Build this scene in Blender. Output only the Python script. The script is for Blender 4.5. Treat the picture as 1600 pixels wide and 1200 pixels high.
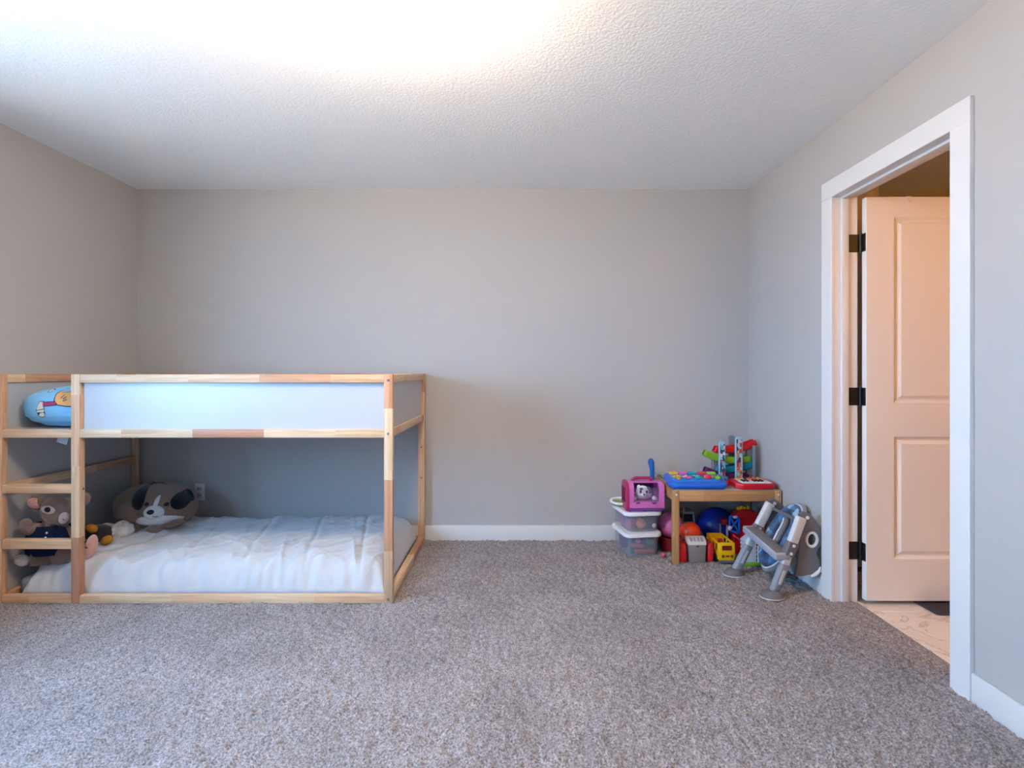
import bpy, bmesh, math, random
import numpy as np
from mathutils import Vector, Matrix, Euler

random.seed(7)
RNG = np.random.default_rng(11)
for o in list(bpy.data.objects):
    bpy.data.objects.remove(o)
SC = bpy.context.scene
COL = SC.collection
PI = math.pi

# ------------------------------------------------------------------ camera
cam_d = bpy.data.cameras.new('camera')
cam = bpy.data.objects.new('camera', cam_d)
COL.objects.link(cam)
cam.location = (0.0, 0.0, 1.17)
cam.rotation_euler = (PI / 2, 0, 0)
cam_d.sensor_width = 36.0
cam_d.lens = 860.0 / 1600.0 * 36.0
cam_d.shift_x = -3.0 / 1600.0
cam_d.shift_y = -19.0 / 1600.0
cam_d.clip_start = 0.02
SC.camera = cam

# ------------------------------------------------------------------ world, sun, exposure
SKY_STRENGTH = 6.2
SKY_COLOR = (0.23, 0.55, 1.0)
SUN_STRENGTH = 11.0
LAMP_STRENGTH = 19.0
BATH_STRENGTH = 9.5
EXPOSURE = 2.5
world = bpy.data.worlds.new('sky_world')
SC.world = world
world.use_nodes = True
bg = world.node_tree.nodes['Background']
bg.inputs[0].default_value = (*SKY_COLOR, 1)
bg.inputs[1].default_value = SKY_STRENGTH
sun_d = bpy.data.lights.new('sun', 'SUN')
sun_d.energy = SUN_STRENGTH
sun_d.color = (1.0, 0.72, 0.48)
sun_d.angle = 0.01
sun = bpy.data.objects.new('sun', sun_d)
COL.objects.link(sun)
sun.location = (8, 0, 9)
sun.rotation_euler = (0, math.radians(38), math.radians(20))   # from the far side of the house, so none enters the window
SC.view_settings.view_transform = 'Standard'
SC.view_settings.look = 'None'
SC.view_settings.gamma = 1.0
SC.view_settings.use_curve_mapping = False
SC.view_settings.exposure = EXPOSURE

# room dimensions (metres, camera above the origin, looking along +Y)
XL, XR, YB, YF, ZC = -2.622, 1.632, 3.83, -0.9, 2.44
XBATH = 1.745
WIN = (0.15, 1.78, 0.88, 2.08)      # window in the left wall: y0, y1, z0, z1


def at(px, py, d):
    """the point that shows at a pixel of the photograph, at distance d"""
    return Vector(((px - 803) * d / 860.0, d, 1.17 - (py - 581) * d / 860.0))


# ------------------------------------------------------------------ materials
MATS = {}


def lin(c):
    return tuple(((x / 255.0) / 12.92 if x / 255.0 <= 0.04045 else (((x / 255.0) + 0.055) / 1.055) ** 2.4) for x in c)


def new_mat(name):
    m = bpy.data.materials.new(name)
    m.use_nodes = True
    nt = m.node_tree
    return m, nt, nt.nodes['Principled BSDF']


def mat(name, rgb, rough=0.5, spec=0.5, noise=0.0, nscale=8.0, bump=0.0, bscale=200.0, emit=None, estr=0.0,
        metal=0.0, sheen=0.0, bdist=0.002, detail=4.0):
    """plain procedural material: a colour (sRGB 0-255) with noise mottling and noise relief"""
    if name in MATS:
        return MATS[name]
    m, nt, b = new_mat(name)
    c = lin(rgb)
    b.inputs['Roughness'].default_value = rough
    b.inputs['Specular IOR Level'].default_value = spec
    b.inputs['Metallic'].default_value = metal
    if sheen:
        b.inputs['Sheen Weight'].default_value = sheen
    tc = nt.nodes.new('ShaderNodeTexCoord')
    n = nt.nodes.new('ShaderNodeTexNoise')
    n.inputs['Scale'].default_value = nscale
    n.inputs['Detail'].default_value = detail
    nt.links.new(tc.outputs['Object'], n.inputs['Vector'])
    mr = nt.nodes.new('ShaderNodeMix')
    mr.data_type = 'RGBA'
    mr.inputs[6].default_value = (*[x * (1 - noise) for x in c], 1)
    mr.inputs[7].default_value = (*[min(1, x * (1 + noise)) for x in c], 1)
    nt.links.new(n.outputs['Fac'], mr.inputs[0])
    nt.links.new(mr.outputs[2], b.inputs['Base Color'])
    if bump:
        n2 = nt.nodes.new('ShaderNodeTexNoise')
        n2.inputs['Scale'].default_value = bscale
        n2.inputs['Detail'].default_value = 3.0
        nt.links.new(tc.outputs['Object'], n2.inputs['Vector'])
        bp = nt.nodes.new('ShaderNodeBump')
        bp.inputs['Strength'].default_value = bump
        bp.inputs['Distance'].default_value = bdist
        nt.links.new(n2.outputs['Fac'], bp.inputs['Height'])
        nt.links.new(bp.outputs['Normal'], b.inputs['Normal'])
    if emit:
        b.inputs['Emission Color'].default_value = (*emit, 1)
        b.inputs['Emission Strength'].default_value = estr
    MATS[name] = m
    return m


def wood_mat(name, light, mid, dark, seg=0.36):
    """finger-jointed pine: grain along the attribute's x axis, block by block in different tones"""
    m, nt, b = new_mat(name)
    L = nt.links.new
    at_ = nt.nodes.new('ShaderNodeAttribute')
    at_.attribute_name = 'grain'
    sep = nt.nodes.new('ShaderNodeSeparateXYZ')
    L(at_.outputs['Vector'], sep.inputs[0])
    dv = nt.nodes.new('ShaderNodeMath'); dv.operation = 'DIVIDE'; dv.inputs[1].default_value = seg
    L(sep.outputs[0], dv.inputs[0])
    fl = nt.nodes.new('ShaderNodeMath'); fl.operation = 'FLOOR'
    L(dv.outputs[0], fl.inputs[0])
    wn = nt.nodes.new('ShaderNodeTexWhiteNoise'); wn.noise_dimensions = '1D'
    L(fl.outputs[0], wn.inputs['W'])
    ramp = nt.nodes.new('ShaderNodeValToRGB')
    ramp.color_ramp.elements[0].color = (*lin(light), 1)
    ramp.color_ramp.elements[1].color = (*lin(dark), 1)
    e = ramp.color_ramp.elements.new(0.55); e.color = (*lin(mid), 1)
    L(wn.outputs['Value'], ramp.inputs[0])
    mp = nt.nodes.new('ShaderNodeMapping')
    mp.inputs['Scale'].default_value = (3.0, 70.0, 70.0)
    L(at_.outputs['Vector'], mp.inputs[0])
    # shift the grain from block to block
    cx = nt.nodes.new('ShaderNodeCombineXYZ')
    mm = nt.nodes.new('ShaderNodeMath'); mm.operation = 'MULTIPLY'; mm.inputs[1].default_value = 37.0
    L(wn.outputs['Value'], mm.inputs[0])
    L(mm.outputs[0], cx.inputs[1])
    va = nt.nodes.new('ShaderNodeVectorMath'); va.operation = 'ADD'
    L(mp.outputs[0], va.inputs[0]); L(cx.outputs[0], va.inputs[1])
    n = nt.nodes.new('ShaderNodeTexNoise')
    n.inputs['Scale'].default_value = 1.0
    n.inputs['Detail'].default_value = 5.0
    n.inputs['Distortion'].default_value = 0.6
    L(va.outputs[0], n.inputs['Vector'])
    hs = nt.nodes.new('ShaderNodeMix'); hs.data_type = 'RGBA'; hs.blend_type = 'MULTIPLY'
    hs.inputs[0].default_value = 1.0
    r2 = nt.nodes.new('ShaderNodeValToRGB')
    r2.color_ramp.elements[0].position = 0.3; r2.color_ramp.elements[0].color = (0.74, 0.66, 0.58, 1)
    r2.color_ramp.elements[1].position = 0.65; r2.color_ramp.elements[1].color = (1, 1, 1, 1)
    L(n.outputs['Fac'], r2.inputs[0])
    L(ramp.outputs[0], hs.inputs[6]); L(r2.outputs[0], hs.inputs[7])
    L(hs.outputs[2], b.inputs['Base Color'])
    b.inputs['Roughness'].default_value = 0.5
    b.inputs['Specular IOR Level'].default_value = 0.35
    MATS[name] = m
    return m


def clear_mat(name, rgb, fac, rough=0.15):
    """clear moulded plastic: mostly lets light through, with a milky body and gloss"""
    m, nt, b = new_mat(name)
    b.inputs['Base Color'].default_value = (*lin(rgb), 1)
    b.inputs['Roughness'].default_value = rough
    tr = nt.nodes.new('ShaderNodeBsdfTransparent')
    mx = nt.nodes.new('ShaderNodeMixShader')
    mx.inputs[0].default_value = fac
    nt.links.new(tr.outputs[0], mx.inputs[1])
    nt.links.new(b.outputs[0], mx.inputs[2])
    nt.links.new(mx.outputs[0], nt.nodes['Material Output'].inputs[0])
    MATS[name] = m
    return m


def cells_mat(name, colors, sx, sz, rough=0.4):
    """printed picture strip: small cells of printed colour"""
    m, nt, b = new_mat(name)
    L = nt.links.new
    tc = nt.nodes.new('ShaderNodeTexCoord')
    mp = nt.nodes.new('ShaderNodeMapping')
    mp.inputs['Scale'].default_value = (sx, sx, sz)
    L(tc.outputs['Object'], mp.inputs[0])
    v = nt.nodes.new('ShaderNodeTexVoronoi')
    v.inputs['Scale'].default_value = 1.0
    v.feature = 'F1'
    v.distance = 'CHEBYCHEV'
    L(mp.outputs[0], v.inputs['Vector'])
    sp = nt.nodes.new('ShaderNodeSeparateColor')
    L(v.outputs['Color'], sp.inputs[0])
    r = nt.nodes.new('ShaderNodeValToRGB')
    r.color_ramp.interpolation = 'CONSTANT'
    els = r.color_ramp.elements
    els[0].color = (*lin(colors[0]), 1)
    els[1].position = 1.0 / len(colors); els[1].color = (*lin(colors[1]), 1)
    for i in range(2, len(colors)):
        e = els.new(i / len(colors)); e.color = (*lin(colors[i]), 1)
    L(sp.outputs[0], r.inputs[0])
    L(r.outputs[0], b.inputs['Base Color'])
    b.inputs['Roughness'].default_value = rough
    MATS[name] = m
    return m


M_WALL = mat('wall_paint', (186, 182, 180), 0.75, 0.25, 0.015, 1.5, 0.08, 350.0, bdist=0.001)
M_CEIL = mat('stippled_ceiling', (249, 248, 247), 0.9, 0.2, 0.02, 60.0, 0.5, 90.0, bdist=0.006)
M_TRIM = mat('trim_paint', (226, 224, 223), 0.35, 0.45, 0.01, 3.0)
M_DOOR = mat('door_paint', (238, 232, 226), 0.4, 0.45, 0.01, 3.0)
M_BATHWALL = mat('bathroom_paint', (196, 188, 178), 0.7, 0.3, 0.02, 2.0)
M_PINE = wood_mat('finger_jointed_pine', (234, 206, 172), (224, 182, 146), (196, 138, 106))
M_TABLEWOOD = wood_mat('table_pine', (214, 168, 118), (202, 152, 102), (190, 138, 88), 0.5)
M_WHITEPANEL = mat('white_foil', (190, 190, 192), 0.35, 0.5, 0.01, 4.0)
M_BLACK = mat('black_metal', (22, 22, 24), 0.4, 0.5, 0.05, 30)
M_STEEL = mat('bolt_steel', (170, 170, 172), 0.3, 0.5, 0.05, 40, metal=0.9)
M_GREYDARK = mat('ladder_dark_grey', (112, 108, 110), 0.45, 0.4, 0.03, 12)
M_GREYMID = mat('ladder_mid_grey', (146, 148, 156), 0.4, 0.4, 0.03, 12)
M_GREYLITE = mat('ladder_light_grey', (215, 212, 212), 0.35, 0.45, 0.02, 12)
M_WHITEPL = mat('white_plastic', (235, 233, 232), 0.35, 0.5, 0.01, 12)


# ------------------------------------------------------------------ mesh helpers
def B():
    return bmesh.new()


def merge(bm, tmp):
    me = bpy.data.meshes.new('tmp')
    tmp.to_mesh(me)
    tmp.free()
    bm.from_mesh(me)
    bpy.data.meshes.remove(me)
    return bm


def box(bm, x0, x1, y0, y1, z0, z1, bev=0.0, seg=2, M=None):
    t = bmesh.new()
    bmesh.ops.create_cube(t, size=1.0)
    for v in t.verts:
        v.co = Vector(((x0 + x1) / 2 + v.co.x * (x1 - x0), (y0 + y1) / 2 + v.co.y * (y1 - y0), (z0 + z1) / 2 + v.co.z * (z1 - z0)))
    if bev:
        bmesh.ops.bevel(t, geom=list(t.edges), offset=bev, segments=seg, affect='EDGES', profile=0.5)
    if M is not None:
        bmesh.ops.transform(t, matrix=M, verts=t.verts)
    return merge(bm, t)


def frame(p0, p1, up=(0, 0, 1)):
    """matrix whose x axis runs p0->p1, z near up, centred at the middle"""
    p0, p1 = Vector(p0), Vector(p1)
    x = (p1 - p0).normalized()
    u = Vector(up)
    y = u.cross(x)
    if y.length < 1e-5:
        y = Vector((0, 1, 0)).cross(x)
    y.normalize()
    z = x.cross(y)
    m = Matrix((x, y, z)).transposed().to_4x4()
    m.translation = (p0 + p1) / 2
    return m


def bar(bm, p0, p1, w, h, bev=0.0, up=(0, 0, 1), seg=2):
    L = (Vector(p1) - Vector(p0)).length
    return box(bm, -L / 2, L / 2, -w / 2, w / 2, -h / 2, h / 2, bev, seg, frame(p0, p1, up))


def cyl(bm, p0, p1, r0, r1=None, seg=24, caps=True):
    if r1 is None:
        r1 = r0
    t = bmesh.new()
    L = (Vector(p1) - Vector(p0)).length
    bmesh.ops.create_cone(t, cap_ends=caps, segments=seg, radius1=r0, radius2=r1, depth=L)
    fm = frame(p0, p1)
    rot = fm @ Matrix(((0, 0, 1, 0), (1, 0, 0, 0), (0, 1, 0, 0), (0, 0, 0, 1)))
    bmesh.ops.transform(t, matrix=rot, verts=t.verts)
    return merge(bm, t)


def ell(bm, c, r, rot=(0, 0, 0), seg=24, rings=14, p=None):
    """ellipsoid; p > 2 gives a squarer one"""
    t = bmesh.new()
    bmesh.ops.create_uvsphere(t, u_segments=seg, v_segments=rings, radius=1.0)
    if p:
        for v in t.verts:
            k = (abs(v.co.x) ** p + abs(v.co.y) ** p + abs(v.co.z) ** p) ** (-1.0 / p)
            v.co *= k
    if isinstance(r, (int, float)):
        r = (r, r, r)
    m = Matrix.Translation(Vector(c)) @ Euler(rot).to_matrix().to_4x4() @ Matrix.Diagonal((*r, 1))
    bmesh.ops.transform(t, matrix=m, verts=t.verts)
    return merge(bm, t)


def prism(bm, pts, axis, a0, a1, bev=0.0, seg=2, M=None):
    """outline (list of 2D points) extruded along an axis; 'y' outline is (x,z), 'x' is (y,z), 'z' is (x,y)"""
    t = bmesh.new()

    def P(p, a):
        return {'y': (p[0], a, p[1]), 'x': (a, p[0], p[1]), 'z': (p[0], p[1], a)}[axis]
    va = [t.verts.new(P(p, a0)) for p in pts]
    vb = [t.verts.new(P(p, a1)) for p in pts]
    n = len(pts)
    fa = t.faces.new(va)
    fb = t.faces.new(vb[::-1])
    for i in range(n):
        t.faces.new((va[i], va[(i + 1) % n], vb[(i + 1) % n], vb[i]))
    bmesh.ops.recalc_face_normals(t, faces=t.faces)
    if bev:
        es = [e for e in t.edges if (fa in e.link_faces or fb in e.link_faces)]
        bmesh.ops.bevel(t, geom=es, offset=bev, segments=seg, affect='EDGES', profile=0.5)
    bmesh.ops.triangulate(t, faces=[f for f in t.faces if len(f.verts) > 4])
    if M is not None:
        bmesh.ops.transform(t, matrix=M, verts=t.verts)
    return merge(bm, t)


def tube(bm, pts, r, seg=10, closed=False):
    """round tube along points; r may be a list"""
    pts = [Vector(p) for p in pts]
    n = len(pts)
    t = bmesh.new()
    rings = []
    prev = None
    for i, p in enumerate(pts):
        if closed:
            d = pts[(i + 1) % n] - pts[i - 1]
        else:
            d = pts[min(i + 1, n - 1)] - pts[max(i - 1, 0)]
        d.normalize()
        if prev is None:
            a = d.cross(Vector((0, 0, 1)))
            if a.length < 1e-3:
                a = d.cross(Vector((0, 1, 0)))
        else:
            a = prev - d * prev.dot(d)
        a.normalize()
        prev = a
        b = d.cross(a)
        rr = r[i] if isinstance(r, (list, tuple)) else r
        rings.append([t.verts.new(p + a * rr * math.cos(2 * PI * k / seg) + b * rr * math.sin(2 * PI * k / seg)) for k in range(seg)])
    m = n if closed else n - 1
    for i in range(m):
        A, C = rings[i], rings[(i + 1) % n]
        for k in range(seg):
            t.faces.new((A[k], A[(k + 1) % seg], C[(k + 1) % seg], C[k]))
    if not closed:
        t.faces.new(rings[0][::-1])
        t.faces.new(rings[-1])
    bmesh.ops.recalc_face_normals(t, faces=t.faces)
    return merge(bm, t)


def lathe(bm, prof, c=(0, 0, 0), seg=32, sx=1.0, sy=1.0):
    """profile [(r, z)] turned about a vertical axis"""
    t = bmesh.new()
    rings = []
    for r, z in prof:
        rings.append([t.verts.new((c[0] + sx * r * math.cos(2 * PI * k / seg), c[1] + sy * r * math.sin(2 * PI * k / seg), c[2] + z)) for k in range(seg)])
    for A, C in zip(rings, rings[1:]):
        for k in range(seg):
            t.faces.new((A[k], A[(k + 1) % seg], C[(k + 1) % seg], C[k]))
    t.faces.new(rings[0][::-1])
    t.faces.new(rings[-1])
    bmesh.ops.recalc_face_normals(t, faces=t.faces)
    return merge(bm, t)


def rrect(x0, x1, y0, y1, r, n=5):
    pts = []
    for cx, cy, a in ((x1 - r, y1 - r, 0), (x0 + r, y1 - r, 90), (x0 + r, y0 + r, 180), (x1 - r, y0 + r, 270)):
        for i in range(n + 1):
            t = math.radians(a + 90 * i / n)
            pts.append((cx + r * math.cos(t), cy + r * math.sin(t)))
    return pts


ORG = {}


def link_mesh(name, bm, m, smooth=True, org=(0, 0, 0), angle=40):
    me = bpy.data.meshes.new(name)
    if isinstance(bm, bpy.types.Mesh):
        me = bm
    else:
        bmesh.ops.translate(bm, verts=bm.verts, vec=-Vector(org))
        bm.to_mesh(me)
        bm.free()
    if m:
        me.materials.clear()
        me.materials.append(m)
    if smooth:
        me.shade_smooth()
        try:
            me.set_sharp_from_angle(angle=math.radians(angle))
        except Exception:
            pass
    o = bpy.data.objects.new(name, me)
    COL.objects.link(o)
    return o


def tag(o, label, cat, group=None, kind=None):
    o['label'] = label
    if cat:
        o['category'] = cat
    if group:
        o['group'] = group
    if kind:
        o['kind'] = kind
    return o


def thing(name, loc, label, cat, group=None):
    o = bpy.data.objects.new(name, None)
    COL.objects.link(o)
    o.empty_display_size = 0.05
    o.location = loc
    ORG[o] = Vector(loc)
    return tag(o, label, cat, group)


def part(name, bm, m, parent, label=None, smooth=True, angle=40, kind=None):
    org = ORG[parent]
    o = link_mesh(name, bm, m, smooth, org, angle)
    o.parent = parent
    ORG[o] = org
    if label:
        o['label'] = label
    if kind:
        o['kind'] = kind
    return o


def solo(name, bm, m, loc, label, cat, group=None, smooth=True):
    """a thing that is one mesh"""
    o = link_mesh(name, bm, m, smooth, loc)
    o.location = loc
    ORG[o] = Vector(loc)
    return tag(o, label, cat, group)


def struct(name, bm, m, parent=None, label=None, smooth=False):
    o = link_mesh(name, bm, m, smooth)
    ORG[o] = Vector((0, 0, 0))
    if parent:
        o.parent = parent
    else:
        o['kind'] = 'structure'
    if label:
        o['label'] = label
    return o


GRAIN_OFF = [0.0]


def rail(name, p0, p1, w, h, m, parent, up=(0, 0, 1), bev=0.003):
    """wooden bar with its grain coordinates stored along its length"""
    L = (Vector(p1) - Vector(p0)).length
    fm = frame(p0, p1, up)
    bm = bmesh.new()
    box(bm, -L / 2, L / 2, -w / 2, w / 2, -h / 2, h / 2, bev, 2)
    me = bpy.data.meshes.new(name)
    loc = [v.co.copy() for v in bm.verts]
    bmesh.ops.transform(bm, matrix=Matrix.Translation(-ORG[parent]) @ fm, verts=bm.verts)
    bm.to_mesh(me)
    bm.free()
    a = me.attributes.new('grain', 'FLOAT_VECTOR', 'POINT')
    GRAIN_OFF[0] += 3.217
    for i, c in enumerate(loc):
        a.data[i].vector = (c.x + GRAIN_OFF[0], c.y + GRAIN_OFF[0] * 0.31, c.z + GRAIN_OFF[0] * 0.77)
    o = link_mesh(name, me, m, True)
    o.parent = parent
    ORG[o] = ORG[parent]
    return o


def value_noise(h, w, cell, rng=RNG):
    """smooth random field on an h x w grid with features of `cell` samples"""
    gh, gw = int(h / cell) + 3, int(w / cell) + 3
    g = rng.random((gh, gw))
    y = np.arange(h) / cell
    x = np.arange(w) / cell
    yi, xi = y.astype(int), x.astype(int)
    fy, fx = y - yi, x - xi
    fy = fy * fy * (3 - 2 * fy)
    fx = fx * fx * (3 - 2 * fx)
    a = g[yi][:, xi]; b = g[yi][:, xi + 1]; c = g[yi + 1][:, xi]; d = g[yi + 1][:, xi + 1]
    return (a * (1 - fx) + b * fx) * (1 - fy)[:, None] + (c * (1 - fx) + d * fx) * fy[:, None]


def grid_mesh(name, X, Y, Z):
    h, w = X.shape
    me = bpy.data.meshes.new(name)
    me.vertices.add(h * w)
    me.vertices.foreach_set('co', np.stack([X, Y, Z], -1).astype(np.float32).ravel())
    idx = np.arange(h * w).reshape(h, w)
    q = np.stack([idx[:-1, :-1], idx[:-1, 1:], idx[1:, 1:], idx[1:, :-1]], -1).reshape(-1, 4)
    n = len(q)
    me.loops.add(n * 4)
    me.loops.foreach_set('vertex_index', q.ravel().astype(np.int32))
    me.polygons.add(n)
    me.polygons.foreach_set('loop_start', (np.arange(n) * 4).astype(np.int32))
    me.polygons.foreach_set('loop_total', np.full(n, 4, np.int32))
    me.update(calc_edges=True)
    return me


# ================================================================== THE SETTING
# ---- outdoors: the ground far below the window, sunlit
gb = B()
box(gb, -60, 40, -50, 50, -3.3, -3.2)
struct('ground', gb, mat('dry_lawn', (200, 190, 174), 0.95, 0.1, 0.15, 0.6), label='dry sunlit ground outside the house')

# ---- carpet
def carpet_material():
    m, nt, b = new_mat('carpet_pile')
    L = nt.links.new
    tc = nt.nodes.new('ShaderNodeTexCoord')
    n1 = nt.nodes.new('ShaderNodeTexNoise'); n1.inputs['Scale'].default_value = 140.0; n1.inputs['Detail'].default_value = 3.0
    n2 = nt.nodes.new('ShaderNodeTexNoise'); n2.inputs['Scale'].default_value = 3.0; n2.inputs['Detail'].default_value = 2.5; n2.inputs['Distortion'].default_value = 0.8
    L(tc.outputs['Object'], n1.inputs['Vector']); L(tc.outputs['Object'], n2.inputs['Vector'])
    r1 = nt.nodes.new('ShaderNodeValToRGB')
    r1.color_ramp.elements[0].position = 0.32; r1.color_ramp.elements[0].color = (*lin((110, 101, 100)), 1)
    r1.color_ramp.elements[1].position = 0.68; r1.color_ramp.elements[1].color = (*lin((188, 178, 177)), 1)
    L(n1.outputs['Fac'], r1.inputs[0])
    r2 = nt.nodes.new('ShaderNodeValToRGB')
    r2.color_ramp.elements[0].position = 0.35; r2.color_ramp.elements[0].color = (0.84, 0.84, 0.84, 1)
    r2.color_ramp.elements[1].position = 0.62; r2.color_ramp.elements[1].color = (1, 1, 1, 1)
    L(n2.outputs['Fac'], r2.inputs[0])
    mx = nt.nodes.new('ShaderNodeMix'); mx.data_type = 'RGBA'; mx.blend_type = 'MULTIPLY'; mx.inputs[0].default_value = 1.0
    L(r1.outputs[0], mx.inputs[6]); L(r2.outputs[0], mx.inputs[7])
    L(mx.outputs[2], b.inputs['Base Color'])
    b.inputs['Roughness'].default_value = 0.95
    b.inputs['Specular IOR Level'].default_value = 0.1
    b.inputs['Sheen Weight'].default_value = 0.15
    bp = nt.nodes.new('ShaderNodeBump'); bp.inputs['Strength'].default_value = 0.8; bp.inputs['Distance'].default_value = 0.006
    n3 = nt.nodes.new('ShaderNodeTexNoise'); n3.inputs['Scale'].default_value = 190.0; n3.inputs['Detail'].default_value = 2.0
    L(tc.outputs['Object'], n3.inputs['Vector'])
    L(n3.outputs['Fac'], bp.inputs['Height']); L(bp.outputs['Normal'], b.inputs['Normal'])
    return m


M_CARPET = carpet_material()
step = 0.0075
xs = np.arange(XL - 0.02, XBATH, step)
ys = np.arange(1.45, YB + 0.02, step)
GX, GY = np.meshgrid(xs, ys)
GX = GX + (RNG.random(GX.shape) - 0.5) * step * 0.7
GY = GY + (RNG.random(GX.shape) - 0.5) * step * 0.7
GZ = (RNG.random(GX.shape) - 0.5) * 0.009 + (value_noise(*GX.shape, 2.6) - 0.5) * 0.012 + (value_noise(*GX.shape, 18) - 0.5) * 0.006
GX[:, -1] = XBATH
GZ = GZ * np.clip((XBATH - GX) / 0.03, 0.0, 1.0)
fl = grid_mesh('floor', GX, GY, GZ)
floor = link_mesh('floor', fl, M_CARPET, True, angle=180)
tag(floor, 'grey mauve cut pile carpet', None, kind='structure')
fb = B()
box(fb, XL - 0.1, XBATH, YF - 0.1, 1.46, -0.1, -0.004)
box(fb, XL - 0.1, XBATH, 1.46, YB + 0.1, -0.1, -0.02)
struct('floor_base', fb, M_CARPET, floor)

# ---- walls
wb = B()
box(wb, XL - 0.15, 3.9, YB, YB + 0.12, -0.1, ZC + 0.1)
struct('wall_back', wb, M_WALL, label='grey painted back wall behind the bed')
wl = B()
y0, y1, z0, z1 = WIN
T = 0.14
box(wl, XL - T, XL, YF, y0, -0.1, ZC + 0.1)
box(wl, XL - T, XL, y1, YB, -0.1, ZC + 0.1)
box(wl, XL - T, XL, y0, y1, -0.1, z0)
box(wl, XL - T, XL, y0, y1, z1, ZC + 0.1)
struct('wall_left', wl, M_WALL, label='grey painted wall with the window')
DY0, DY1, DZ = 2.04, 2.80, 2.06        # door opening
wr = B()
box(wr, XR, XBATH, YF, DY0 - 0.015, -0.1, ZC + 0.1)
box(wr, XR, XBATH, DY1 + 0.015, YB, -0.1, ZC + 0.1)
box(wr, XR, XBATH, DY0 - 0.015, DY1 + 0.015, DZ + 0.015, ZC + 0.1)
struct('wall_right', wr, M_WALL, label='grey painted wall with the bathroom doorway')
wf = B()
box(wf, XL - 0.15, 3.9, YF - 0.12, YF, -0.1, ZC + 0.1)
struct('wall_front', wf, M_WALL)
cb = B()
box(cb, XL - 0.15, XBATH - 0.02, YF - 0.12, YB + 0.12, ZC, ZC + 0.12)
struct('ceiling', cb, M_CEIL, label='white stippled ceiling')
# bathroom shell
b_ = B()
box(b_, 3.2, 3.32, YF, YB, -0.1, ZC + 0.1)
struct('wall_bathroom_right', b_, M_BATHWALL)
b_ = B()
box(b_, XBATH - 0.02, 3.32, YF - 0.12, YB + 0.12, ZC, ZC + 0.12)
struct('ceiling_bathroom', b_, M_CEIL)
b_ = B()
box(b_, XBATH, 3.2, 0.5, 0.6, -0.1, ZC)
struct('wall_bathroom_front', b_, M_BATHWALL)
b_ = B()
box(b_, XBATH + 0.001, 2.19, 3.30, YB, -0.1, ZC)
struct('wall_bathroom_back', b_, M_BATHWALL)
# bathroom tiles
fbm = B()
box(fbm, XBATH + 0.002, 3.2, 0.6, YB, -0.1, -0.012)
bath_floor = struct('floor_bathroom', fbm, mat('grout', (178, 170, 160), 0.9), label='pale marble tile floor of the bathroom')


def marble():
    m, nt, b = new_mat('beige_marble')
    L = nt.links.new
    tc = nt.nodes.new('ShaderNodeTexCoord')
    n = nt.nodes.new('ShaderNodeTexNoise'); n.inputs['Scale'].default_value = 3.0; n.inputs['Detail'].default_value = 8; n.inputs['Distortion'].default_value = 1.8
    g = nt.nodes.new('ShaderNodeNewGeometry')
    L(g.outputs['Position'], n.inputs['Vector'])
    r = nt.nodes.new('ShaderNodeValToRGB')
    r.color_ramp.elements[0].position = 0.40; r.color_ramp.elements[0].color = (*lin((232, 222, 212)), 1)
    r.color_ramp.elements[1].position = 0.62; r.color_ramp.elements[1].color = (*lin((226, 214, 204)), 1)
    e = r.color_ramp.elements.new(0.515); e.color = (*lin((196, 178, 164)), 1)
    e = r.color_ramp.elements.new(0.49); e.color = (*lin((230, 220, 210)), 1)
    e = r.color_ramp.elements.new(0.54); e.color = (*lin((230, 220, 210)), 1)
    L(n.outputs['Fac'], r.inputs[0]); L(r.outputs[0], b.inputs['Base Color'])
    b.inputs['Roughness'].default_value = 0.3
    return m


M_MARBLE = marble()
tb = B()
box(tb, 0.0015, 0.3035, 0.0015, 0.6035, -0.011, 0.0, 0.0015, 1)
tile0 = None
for i in range(5):
    for j in range(6):
        if tile0 is None:
            o = struct('tile', tb, M_MARBLE, bath_floor)
            tile0 = o
        else:
            o = tile0.copy(); COL.objects.link(o)
        o.parent = bath_floor
        o.location = (XBATH + 0.004 + i * 0.305, 0.62 + j * 0.605 - (0.3 if i % 2 else 0) + 0.25, 0)
        if o.location.y + 0.61 > YB:
            o.location.y = YB - 0.61
mt = B()
prism(mt, rrect(2.03, 2.75, 2.64, 3.10, 0.02, 4), 'z', 0.001, 0.010, 0.003)
solo('bath_mat', mt, mat('mat_pile', (72, 66, 74), 0.95, 0.1, 0.5, 120, 0.8, 180), (2.39, 2.87, 0), 'dark charcoal mat on the bathroom tiles under the door', 'mat')

# ---- baseboards
def baseboard(name, x0, x1, y0, y1):
    bm = B()
    box(bm, x0, x1, y0, y1, -0.02, 0.104, 0.004, 2)
    return struct(name, bm, M_TRIM, smooth=True)


baseboard('baseboard_back', XL, XR, YB - 0.014, YB)
baseboard('baseboard_left', XL, XL + 0.0015, YF, 2.7)
baseboard('baseboard_right', XR - 0.014, XR, DY1 + 0.09, YB - 0.014)
baseboard('baseboard_front', XR - 0.014, XR, YF, DY0 - 0.09)

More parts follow.
